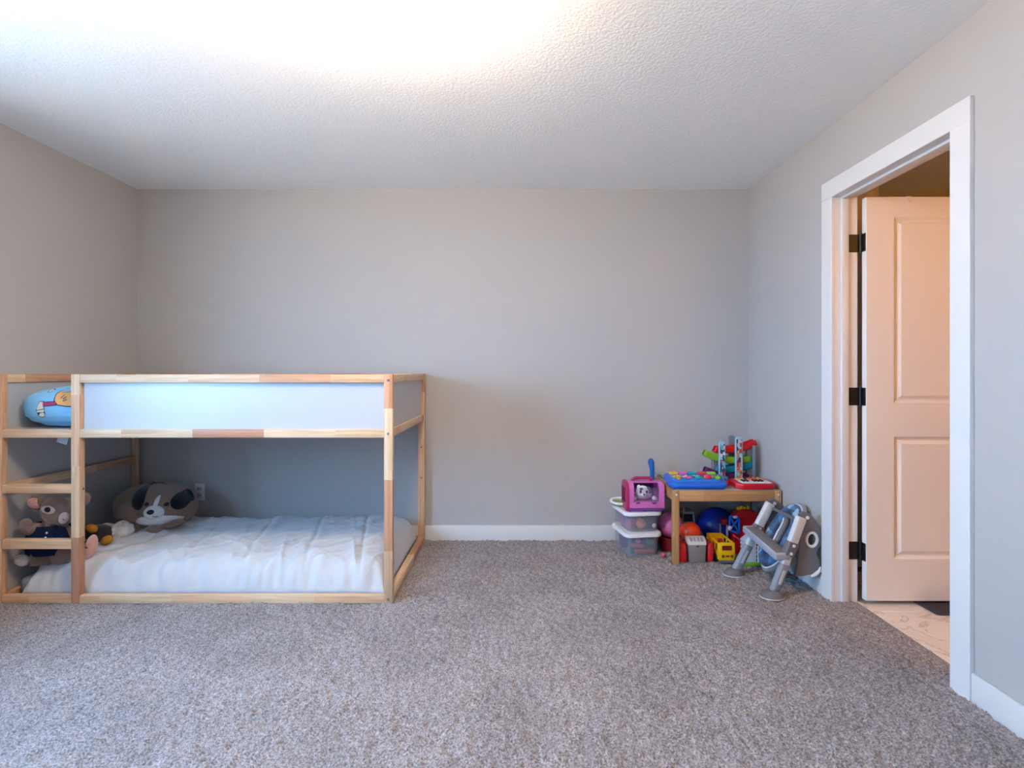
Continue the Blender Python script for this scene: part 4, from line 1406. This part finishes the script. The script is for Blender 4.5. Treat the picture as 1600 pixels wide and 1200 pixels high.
for (xa, xb, zt, mp_) in ((1.334, 1.372, 0.718, M_PRINT1), (1.440, 1.484, 0.748, M_PRINT2)):
    bm = B(); prism(bm, [(xa, 0.462), (xb, 0.462), (xb, zt - 0.014), ((xa + xb) / 2 + 0.010, zt), ((xa + xb) / 2 - 0.010, zt), (xa, zt - 0.014)], 'y', 3.570, 3.590, 0.001, 1)
    ps = part('front_post', bm, M_SKYB, rt, 'printed pale blue post')
    bm = B(); box(bm, xa + 0.004, xb - 0.004, 3.5685, 3.5705, 0.466, zt - 0.016); part('printed_strip', bm, mp_, ps)
    if xa < 1.4:
        continue
    bm = B(); prism(bm, [(xa - 0.01, 0.462), (xb - 0.01, 0.462), (xb - 0.01, zt - 0.014), ((xa + xb) / 2 - 0.0, zt - 0.002), ((xa + xb) / 2 - 0.02, zt - 0.002), (xa - 0.01, zt - 0.014)], 'y', 3.662, 3.680, 0.001, 1)
    part('rear_post', bm, mat('post_grey', (128, 134, 142), 0.5), rt, 'grey rear post')
for yy in (3.588, 3.662):
    bm = B(); box(bm, 1.556, 1.574, yy - 0.004, yy + 0.004, 0.462, 0.690, 0.002, 1); part('end_support', bm, MATS['post_grey'], rt, 'grey end support')
bm = B(); box(bm, 1.528, 1.572, 3.610, 3.640, 0.462, 0.672, 0.003, 1); part('end_support', bm, mat('smoky_plastic', (116, 112, 120), 0.4), rt, 'smoky end support')
bm = B(); box(bm, 1.305, 1.34, 3.610, 3.640, 0.462, 0.604, 0.003, 1); part('end_support', bm, MATS['smoky_plastic'], rt, 'smoky end support')
bm = B(); prism(bm, rrect(1.290, 1.590, 3.555, 3.690, 0.02, 4), 'z', 0.4525, 0.464, 0.002, 1); part('base_board', bm, mat('ply', (206, 170, 120), 0.6, 0.3, 0.1, 30), rt, 'plywood base')
# ---- striped booklet at the table's left back corner
bm = B(); box(bm, 0.990, 1.100, 3.590, 3.750, 0.4525, 0.475, 0.002, 1, Matrix.Translation((1.045, 3.67, 0)) @ Matrix.Rotation(0.25, 4, 'Z') @ Matrix.Translation((-1.045, -3.67, 0)))
solo('board_book', bm, cells_mat('book_print', [(200, 176, 110), (90, 80, 60), (150, 160, 140), (190, 150, 80)], 60, 120), (1.045, 3.67, 0.4525), 'patterned board book behind the blue pop-up toy', 'book')

# ---- balls and tub under the table
def ball(c, r, col, label, rough=0.35):
    bm = B(); ell(bm, c, r, (0, 0, 0), 40, 24)
    o = thing('play_ball', (c[0], c[1], c[2] - r), label, 'ball')
    part('shell', bm, mat('ball_%d_%d_%d' % col, col, rough, 0.5), o)
    bm = B(); tube(bm, [(c[0] + r * 1.0005 * math.cos(a), c[1] + r * 1.0005 * math.sin(a), c[2]) for a in [2 * PI * i / 48 for i in range(48)]], 0.0009, 5, True)
    part('seam', bm, MATS['ball_%d_%d_%d' % col], o)
    return o


tubz = thing('toy_tub', (1.035, 3.635, 0.0), 'dark red toy tub on the carpet under the pink ball', 'tub')
M_DKRED = mat('dark_red', (140, 20, 34), 0.45)
bm = B(); lathe(bm, [(0.058, 0.001), (0.066, 0.004), (0.078, 0.088), (0.073, 0.088), (0.062, 0.008), (0.0001, 0.007)], (1.035, 3.635, 0), 32); part('wall', bm, M_DKRED, tubz)
bm = B(); tube(bm, [(1.035 + 0.079 * math.cos(a), 3.635 + 0.079 * math.sin(a), 0.086) for a in [2 * PI * i / 32 for i in range(32)]], 0.004, 8, True); part('rim', bm, M_DKRED, tubz)
ball((1.035, 3.635, 0.158), 0.083, (214, 112, 168), 'pink play ball beside the clear bins')
ball((0.942, 3.470, 0.0155), 0.0155, (214, 70, 110), 'tiny pink ball on the carpet beside the lower bin')
ball((1.360, 3.695, 0.130), 0.129, (18, 40, 132), 'big dark blue ball under the back of the table')

# ---- grey and red toy truck, front end
tv = thing('toy_truck', (1.115, 3.46, 0.0), 'grey toy truck with red sides under the table front', 'toy truck')
M_TGREY = mat('truck_grey', (132, 124, 118), 0.45, 0.4)
M_TLITE = mat('truck_light', (206, 200, 194), 0.4, 0.4)
gx0, gx1 = 1.070, 1.175
bm = B(); prism(bm, [(gx0 + 0.004, 0.004), (gx1 - 0.006, 0.004), (gx1, 0.112), (gx0 - 0.004, 0.112)], 'y', 3.362, 3.40, 0.004, 2); part('grille', bm, M_TGREY, tv, 'grey front plate')
bm = B(); prism(bm, [(3.362, 0.112), (3.430, 0.112), (3.430, 0.150), (3.40, 0.153), (3.366, 0.128)], 'x', gx0 - 0.008, gx1 + 0.004, 0.006, 2); hood = part('hood', bm, M_TLITE, tv, 'light hood')
bm = B()
nv_ = Vector((0, -0.59, 0.81))
for k in range(4):
    bar(bm, (gx0 + 0.018 + k * 0.022, 3.369, 0.1315), (gx0 + 0.018 + k * 0.022, 3.394, 0.1490), 0.016, 0.003, 0.001)
part('vent', bm, mat('truck_vent', (150, 142, 150), 0.5), hood)
bm = B(); box(bm, 1.116, 1.130, 3.3595, 3.364, 0.100, 0.107, 0.001, 1); part('badge', bm, M_BLACK, tv)
bm = B(); box(bm, gx0 + 0.005, gx1 - 0.005, 3.40, 3.55, 0.02, 0.080, 0.006, 2); part('bed', bm, M_TGREY, tv)
for s, xa in ((-1, gx0 - 0.058), (1, gx1 + 0.000)):
    bm = B()
    outl = [(3.372, 0.006), (3.372, 0.09), (3.395, 0.118), (3.45, 0.122), (3.51, 0.118), (3.53, 0.09), (3.53, 0.006)]
    prism(bm, outl, 'x', xa + (0.0 if s < 0 else 0.012), xa + 0.052, 0.014, 4)
    part('side_pod', bm, RED, tv, 'red side')
    bm = B(); tube(bm, [(xa + 0.030, 3.385, 0.118), (xa + 0.020 - 0.01 * s, 3.43, 0.142), (xa + 0.014 - 0.01 * s, 3.47, 0.160)], 0.0035, 8); part('arm_strut', bm, mat('strut_brown', (110, 70, 60), 0.5), tv)
ball((1.124, 3.508, 0.147), 0.066, (230, 66, 20), 'orange ball resting in the bed of the grey and red toy truck')
# ---- white toy truck cab behind
cabx0, cabx1, caby = 1.122, 1.204, 3.665
tc_ = thing('toy_van', (1.14, 3.70, 0.0), 'pale grey toy truck cab behind the orange ball', 'toy truck')
M_CAB = mat('cab_grey', (160, 158, 164), 0.45)
bm = B(); box(bm, cabx0 - 0.004, cabx1 + 0.006, caby, 3.80, 0.030, 0.165, 0.008, 2); part('body', bm, M_CAB, tc_)
bm = B()
bar(bm, (cabx0 + 0.003, caby + 0.004, 0.160), (cabx0 + 0.008, caby + 0.012, 0.222), 0.008, 0.008, 0.002, up=(0, 1, 0))
bar(bm, (cabx1, caby + 0.004, 0.160), (cabx1 - 0.006, caby + 0.012, 0.222), 0.008, 0.008, 0.002, up=(0, 1, 0))
bar(bm, (cabx0 + 0.003, 3.79, 0.160), (cabx0 + 0.008, 3.78, 0.222), 0.008, 0.008, 0.002, up=(0, 1, 0))
bar(bm, (cabx1, 3.79, 0.160), (cabx1 - 0.006, 3.78, 0.222), 0.008, 0.008, 0.002, up=(0, 1, 0))
box(bm, cabx0 + 0.002, cabx1, caby + 0.006, 3.79, 0.220, 0.236, 0.005, 2)
part('cab', bm, M_CAB, tc_)
bm = B(); box(bm, cabx0 + 0.008, cabx1 - 0.006, 3.70, 3.706, 0.162, 0.222); part('rear_window', bm, M_BLACK, tc_)
bm = B(); cyl(bm, (cabx0 + 0.02, caby + 0.03, 0.234), (cabx0 + 0.016, caby + 0.03, 0.262), 0.006, 0.004); part('beacon', bm, M_CAB, tc_)
for x in (cabx0 + 0.002, cabx1 - 0.002):
    for y in (3.700, 3.768):
        bm = B(); cyl(bm, (x - 0.008, y, 0.031), (x + 0.008, y, 0.031), 0.030, seg=20); part('wheel', bm, M_BLACK, tc_)
# small green toy car leaning there
gc = thing('toy_car', (1.200, 3.58, 0.0), 'small dark green toy car behind the yellow bus', 'toy car')
bm = B(); prism(bm, [(3.560, 0.012), (3.640, 0.012), (3.640, 0.035), (3.620, 0.038), (3.607, 0.060), (3.583, 0.060), (3.575, 0.038), (3.560, 0.032)], 'x', 1.188, 1.222, 0.003, 2); part('body', bm, mat('car_green', (20, 92, 70), 0.3), gc)
for x in (1.186, 1.224):
    for y in (3.575, 3.625):
        bm = B(); cyl(bm, (x - 0.003, y, 0.0125), (x + 0.003, y, 0.0125), 0.012, seg=16); part('wheel', bm, M_BLACK, gc)

# ---- yellow school bus, roof open
bus = thing('toy_bus', (1.296, 3.465, 0.0), 'yellow toy school bus with an open roof under the table', 'toy bus')
YEL = mat('bus_yellow', (244, 186, 10), 0.35, 0.5)
ux0, ux1, uy0, uy1 = 1.246, 1.346, 3.348, 3.565
bm = B()
box(bm, ux0, ux1, uy0 + 0.010, uy1, 0.022, 0.066, 0.005, 2)
for x in (ux0, ux1 - 0.007):
    for y in (uy0 + 0.022, uy0 + 0.075, uy0 + 0.128, uy0 + 0.180, uy1 - 0.010):
        box(bm, x, x + 0.007, y - 0.006, y + 0.006, 0.06, 0.124, 0.002, 1)
    box(bm, x, x + 0.007, uy0 + 0.010, uy1, 0.112, 0.128, 0.003, 1)
box(bm, ux0, ux1, uy1 - 0.008, uy1, 0.06, 0.128, 0.003, 1)
part('body', bm, YEL, bus, 'yellow body')
bm = B()
prism(bm, [(ux0 + 0.006, 0.016), (ux1 - 0.006, 0.016), (ux1 + 0.001, 0.045), (ux1 - 0.001, 0.124), (ux1 - 0.008, 0.130), (ux0 + 0.008, 0.130), (ux0 + 0.001, 0.124), (ux0 - 0.001, 0.045)], 'y', uy0, uy0 + 0.014, 0.005, 3)
fr = part('front', bm, YEL, bus, 'yellow front')
bm = B(); prism(bm, rrect(ux0 + 0.020, ux1 - 0.020, 0.084, 0.112, 0.004, 3), 'y', uy0 - 0.0012, uy0 + 0.004, 0.0006, 1); part('windshield', bm, mat('bus_window', (122, 32, 22), 0.3), fr, 'dark red windshield')
for x in (ux0 + 0.026, ux1 - 0.020):
    bm = B(); cyl(bm, (x, uy0 - 0.003, 0.048), (x, uy0 + 0.003, 0.048), 0.009, seg=18); part('headlight', bm, mat('bus_lamp', (108, 88, 24), 0.3), fr)
bm = B(); box(bm, ux0 + 0.042, ux1 - 0.034, uy0 - 0.0015, uy0 + 0.002, 0.043, 0.053, 0.001, 1); part('badge', bm, M_DKRED, fr)
bm = B(); prism(bm, rrect(ux0 + 0.002, ux1 - 0.002, 0.008, 0.024, 0.006, 4), 'y', uy0 - 0.006, uy0 + 0.01, 0.002, 1); part('bumper', bm, mat('bus_bumper', (110, 104, 112), 0.4), bus, 'grey bumper')
bm = B(); box(bm, ux0 + 0.012, ux1 - 0.012, uy0 + 0.02, uy1 - 0.015, 0.062, 0.072, 0.002, 1); part('floor_deck', bm, mat('bus_inside', (150, 100, 20), 0.5), bus)
for y in (uy0 + 0.055, uy0 + 0.115, uy0 + 0.175):
    bm = B(); box(bm, ux0 + 0.055, ux1 - 0.012, y - 0.012, y + 0.012, 0.070, 0.104, 0.006, 2); part('seat', bm, mat('bus_seat', (208, 70, 30), 0.4), bus, 'orange red seat')
for x in (ux0 - 0.002, ux1 + 0.002):
    for y in (uy0 + 0.050, uy1 - 0.050):
        bm = B(); cyl(bm, (x - 0.008, y, 0.026), (x + 0.008, y, 0.026), 0.0255, seg=22); part('wheel', bm, M_BLACK, bus)

# ---- red toy barn with a blue gate
brn = thing('toy_barn', (1.45, 3.55, 0.0), 'red toy barn with a blue crossed gate behind the yellow bus', 'toy barn')
RED2 = mat('barn_red', (190, 14, 26), 0.35, 0.5)
bm = B()
prism(bm, [(1.405, 0.002), (1.575, 0.002), (1.580, 0.20), (1.572, 0.252), (1.535, 0.283), (1.47, 0.288), (1.425, 0.266), (1.405, 0.225)], 'y', 3.515, 3.590, 0.008, 3)
part('body', bm, RED2, brn, 'red walls and roof')
bm = B(); prism(bm, [(1.495, 0.06), (1.580, 0.09), (1.590, 0.205), (1.56, 0.235), (1.515, 0.190)], 'y', 3.478, 3.520, 0.010, 3); part('front_flap', bm, mat('flap_red', (214, 18, 48), 0.35), brn, 'bright red flap')
GB = mat('gate_blue', (30, 96, 190), 0.35)
bm = B()
g0, g1, gz0, gz1 = 1.372, 1.432, 0.150, 0.252
yg = 3.500
for a, b_ in (((g0, gz1), (g1, gz1 - 0.012)), ((g0, gz0 + 0.012), (g1, gz0 - 0.006)), ((g0, gz0 + 0.012), (g0, gz1)), ((g1, gz0 - 0.006), (g1, gz1 - 0.012)), ((g0, gz0 + 0.012), (g1, gz1 - 0.012)), ((g0, gz1), (g1, gz0 - 0.006))):
    bar(bm, (a[0], yg, a[1]), (b_[0], yg, b_[1]), 0.010, 0.010, 0.002, up=(0, 1, 0))
gt = part('gate', bm, GB, brn, 'blue crossed gate')
bm = B(); box(bm, g0, g1, yg + 0.006, yg + 0.012, gz0, gz1 - 0.008); part('gate_back', bm, mat('gate_navy', (12, 22, 70), 0.5), gt)
bm = B(); ell(bm, (1.405, yg - 0.008, 0.248), (0.016, 0.008, 0.010)); ell(bm, (1.372, yg - 0.006, 0.178), (0.014, 0.008, 0.014)); part('gate_figure', bm, mat('gate_figure', (210, 190, 210), 0.4), gt)
bm = B()
for k, (x, r) in enumerate(((1.450, 0.011), (1.470, 0.013), (1.490, 0.011), (1.512, 0.009))):
    cyl(bm, (x, 3.555, 0.282), (x, 3.555, 0.300 + 0.004 * (k % 2)), r, r * 0.8, 14)
box(bm, 1.438, 1.522, 3.543, 3.567, 0.280, 0.290, 0.003, 1)
part('weathervane', bm, YEL, brn, 'yellow roof ornament')
bm = B(); box(bm, 1.330, 1.378, 3.520, 3.572, 0.188, 0.228, 0.008, 2); part('side_roof', bm, M_DKRED, brn, 'dark red side roof')
bm = B(); box(bm, 1.362, 1.374, 3.522, 3.536, 0.002, 0.190, 0.002, 1); part('side_post', bm, mat('post_taupe', (142, 132, 130), 0.5), brn, 'grey side post')
bm = B(); box(bm, 1.333, 1.344, 3.566, 3.571, 0.002, 0.190, 0.002, 1); part('side_post', bm, MATS['post_taupe'], brn, 'grey side post')
bm = B(); bar(bm, (1.395, 3.505, 0.135), (1.478, 3.46, 0.070), 0.030, 0.014, 0.005); part('chute', bm, mat('flap_red2', (200, 14, 50), 0.35), brn, 'red chute')

# ---- grey toy castle wall on a green base, under the ladder
cas = thing('toy_house', (1.45, 3.40, 0.0), 'light grey toy house on a green base behind the step stool', 'toy house')
bm = B(); box(bm, 1.350, 1.530, 3.300, 3.430, 0.002, 0.020, 0.005, 2); part('green_base', bm, mat('base_green', (108, 168, 40), 0.4), cas, 'green base')
bm = B()
zz = [(1.395 + (0.006 if k % 2 else 0.0), 0.020 + k * 0.012) for k in range(11)]
zz2 = [(1.468 - (0.006 if k % 2 else 0.0), 0.020 + k * 0.012) for k in range(10, -1, -1)]
prism(bm, zz + [(1.431, 0.170)] + zz2, 'y', 3.322, 3.400, 0.002, 1)
part('wall', bm, mat('house_grey', (196, 198, 210), 0.45), cas, 'light grey wall')
bm = B(); box(bm, 1.474, 1.522, 3.330, 3.415, 0.019, 0.075, 0.006, 2); part('red_block', bm, M_DKRED, cas, 'dark red block')
bm = B(); box(bm, 1.470, 1.480, 3.318, 3.326, 0.019, 0.12, 0.002, 1); part('corner_post', bm, M_WHITEPL, cas)

# ================================================================== THE STEP STOOL TOILET SEAT, leaning on the wall
lad = thing('toilet_step_ladder', (1.40, 3.05, 0.0), 'grey folding toilet training seat with step ladder leaning on the wall', 'step ladder')
F1, T1 = Vector((1.345, 2.855, 0.016)), Vector((1.496, 2.865, 0.413))      # near pole: foot, top
F2, T2 = Vector((1.272, 3.170, 0.016)), Vector((1.482, 3.180, 0.412))      # far pole
for (F, Tp) in ((F1, T1), (F2, T2)):
    ax = (Tp - F).normalized()
    side = (F2 - F1).normalized()

    def q(t):
        return F + (Tp - F) * t
    bm = B(); bar(bm, q(0.03), q(0.40), 0.050, 0.036, 0.012, up=side, seg=3); sl = part('foot_sleeve', bm, M_GREYMID, lad, 'grey lower sleeve')
    bm = B(); nrm = -side
    bar(bm, q(0.14) + nrm * 0.0175, q(0.32) + nrm * 0.0175, 0.018, 0.004, 0.001, up=side); part('label_plate', bm, M_GREYLITE, sl, 'pale label')
    bm = B(); bar(bm, q(0.38), q(0.58), 0.046, 0.030, 0.008, up=side, seg=3); part('pole', bm, M_GREYLITE, lad, 'light grey pole')
    bm = B(); bar(bm, q(0.50), q(0.68), 0.058, 0.038, 0.006, up=side, seg=3); hb = part('hinge_block', bm, M_GREYDARK, lad, 'dark grey joint')
    for t in (0.54, 0.64):
        bm = B(); c = q(t) + nrm * 0.019; cyl(bm, c, c + nrm * 0.005, 0.008, seg=16); part('knob', bm, M_WHITEPL, hb, 'white knob')
    bm = B(); bar(bm, q(0.66), q(1.0), 0.054, 0.032, 0.009, up=side, seg=3); part('upper_pole', bm, M_GREYLITE, lad, 'light grey upper pole')
    # round foot pad
    bm = B(); lathe(bm, [(0.046, -0.014), (0.052, -0.012), (0.053, -0.006), (0.040, 0.010), (0.028, 0.022), (0.0001, 0.024)], (F.x - 0.006, F.y, F.z + 0.001), 28, 1.15, 0.95); ft = part('foot_pad', bm, M_GREYDARK, lad, 'grey round foot')
    bm = B(); lathe(bm, [(0.050, -0.015), (0.0545, -0.014), (0.0545, -0.010), (0.050, -0.009)], (F.x - 0.006, F.y, F.z + 0.001), 28, 1.15, 0.95); part('foot_rim', bm, M_GREYLITE, ft)
# the step board
s0_, s1_ = F1 + (T1 - F1) * 0.50, F2 + (T2 - F2) * 0.60
out = Vector((-0.86, -0.30, 0.0)).normalized()
M_STEP = mat('step_grey', (166, 168, 178), 0.4, 0.4, 0.03, 12)
bm = B(); bar(bm, s1_ + out * 0.034 + (s1_ - s0_).normalized() * 0.03 + Vector((0, 0, 0.004)), s0_ + out * 0.034 - (s1_ - s0_).normalized() * 0.01 + Vector((0, 0, 0.0)), 0.080, 0.040, 0.008, seg=3); stp = part('step', bm, M_STEP, lad, 'grey step board')
bm = B(); bar(bm, s1_ + out * 0.034 + Vector((0, 0, 0.0245)), s0_ + out * 0.034 + Vector((0, 0, 0.0205)), 0.066, 0.003, 0.001); part('step_tread', bm, M_GREYDARK, stp, 'dark tread')
# side plates with ring handles
def side_plate(yc, dx, dz_):
    S = yc / 860.0 if yc < 3 else 2.92 / 860.0
    pts = [(1250, 803), (1258, 799), (1267, 803), (1275, 812), (1281, 824), (1284, 838), (1283, 850), (1278, 856), (1275, 864), (1279, 872), (1282, 880), (1278, 889), (1268, 896), (1254, 899), (1243, 899), (1247, 880), (1250, 850), (1253, 825)]
    return [((px - 803) * S + dx, 1.17 - (py - 581) * S + dz_) for px, py in pts]


def holed_plate(outer, hc, hx, hz, ya, yb):
    """flat plate of an outline (x, z) with an oval hole right through it"""
    t = bmesh.new()
    inner = [(hc[0] + hx * math.cos(2 * PI * i / 24), hc[1] + hz * math.sin(2 * PI * i / 24)) for i in range(24)]
    es = []
    for loop in (outer, inner):
        vs = [t.verts.new((x, ya, z)) for x, z in loop]
        es += [t.edges.new((vs[i], vs[(i + 1) % len(vs)])) for i in range(len(vs))]
    bmesh.ops.triangle_fill(t, edges=es, use_beauty=True)
    r = bmesh.ops.extrude_face_region(t, geom=list(t.faces))
    bmesh.ops.translate(t, vec=(0, yb - ya, 0), verts=[g for g in r['geom'] if isinstance(g, bmesh.types.BMVert)])
    bmesh.ops.recalc_face_normals(t, faces=t.faces)
    return t


M_RING = mat('ring_white', (226, 222, 220), 0.4)
for yc, dx, dz_ in ((2.905, -0.006, 0.0), (3.218, -0.030, 0.0)):
    bm = holed_plate(side_plate(yc, dx, dz_), (1.573 + dx, 0.287 + dz_), 0.027, 0.036, yc - 0.011, yc + 0.011); sp_ = part('side_plate', bm, M_GREYDARK, lad, 'dark grey side plate')
    c = Vector((1.573 + dx, yc - 0.010, 0.287 + dz_))
    bm = B(); tube(bm, [c + Vector((0.028 * math.cos(a), 0.002, 0.037 * math.sin(a))) for a in [2 * PI * i / 32 for i in range(32)]], 0.008, 10, True); part('ring_handle', bm, M_RING, sp_, 'white ring handle')
    bm = B(); cyl(bm, (1.548 + dx, yc - 0.016, 0.403 + dz_), (1.548 + dx, yc - 0.010, 0.403 + dz_), 0.009, seg=16); part('pivot', bm, M_WHITEPL, sp_, 'white pivot')
    bm = B(); tube(bm, [Vector((1.548 + dx + 0.0 + 0.075 * math.cos(a), yc - 0.008, 0.165 + dz_ + 0.075 * math.sin(a))) for a in [math.radians(-75 + 60 * i / 8) for i in range(9)]], [0.004, 0.008, 0.010, 0.011, 0.011, 0.010, 0.009, 0.006, 0.003], 8); part('foot_crescent', bm, M_RING, sp_, 'white rubber foot')
# folded seat between the plates: padded blue cushion ring, grey shell
ax = Vector((0.50, 0.0, 0.866)).normalized()         # up along the lean
sd = Vector((0.0, 1.0, 0.0))
nm_ = ax.cross(sd).normalized()                        # towards the room
if nm_.x > 0:
    nm_ = -nm_
SCN = Vector((1.500, 3.065, 0.250))


def seatpt(a, ru, rv, off):
    return SCN + sd * (ru * math.cos(a)) + ax * (rv * math.sin(a)) + nm_ * off


def oval(bm, ru, rv, off, r, seg=10, n=40):
    return tube(bm, [seatpt(2 * PI * i / n, ru, rv, off) for i in range(n)], r, seg, True)


def oval_disc(bm, ru, rv, o0, o1, bev=0.004):
    t = bmesh.new()
    n = 40
    A = [t.verts.new(seatpt(2 * PI * i / n, ru, rv, o0)) for i in range(n)]
    C = [t.verts.new(seatpt(2 * PI * i / n, ru, rv, o1)) for i in range(n)]
    fa = t.faces.new(A); fc = t.faces.new(C[::-1])
    for i in range(n):
        t.faces.new((A[i], A[(i + 1) % n], C[(i + 1) % n], C[i]))
    bmesh.ops.recalc_face_normals(t, faces=t.faces)
    bmesh.ops.bevel(t, geom=[e for e in t.edges if fa in e.link_faces or fc in e.link_faces], offset=bev, segments=2, affect='EDGES')
    return merge(bm, t)


bm = B(); oval_disc(bm, 0.125, 0.215, -0.012, 0.006); part('seat_shell', bm, M_GREYMID, lad, 'grey seat shell')


def cushion_mat():
    m = cells_mat('cushion_print', [(62, 84, 112), (84, 124, 160), (58, 78, 108), (150, 184, 204), (70, 104, 142), (64, 90, 120)], 26, 26, 0.5)
    return m


bm = B(); tube(bm, [seatpt(2 * PI * i / 40, 0.093, 0.165, 0.018) for i in range(40)], 0.030, 12, True); part('cushion', bm, cushion_mat(), lad, 'padded blue seat cushion')
bm = B(); oval(bm, 0.124, 0.196, 0.012, 0.006); part('seat_piping', bm, M_GREYLITE, lad, 'pale seat edge')
bm = B(); tube(bm, [seatpt(math.radians(100 + 150 * i / 16), 0.058, 0.100, 0.055 - 0.015 * abs(i - 8) / 8) for i in range(17)], 0.016, 10); gd = part('splash_guard', bm, M_GREYDARK, lad, 'dark grey splash guard')
bm = B(); tube(bm, [seatpt(math.radians(100 + 150 * i / 16), 0.050, 0.092, 0.070 - 0.015 * abs(i - 8) / 8) for i in range(17)], 0.006, 8); part('guard_edge', bm, M_RING, gd, 'white edge')
bm = B(); bar(bm, T2 + Vector((0.012, 0, -0.03)), T1 + Vector((0.012, 0, -0.03)), 0.016, 0.016, 0.005); part('cross_bar', bm, M_GREYDARK, lad, 'dark grey cross bar')
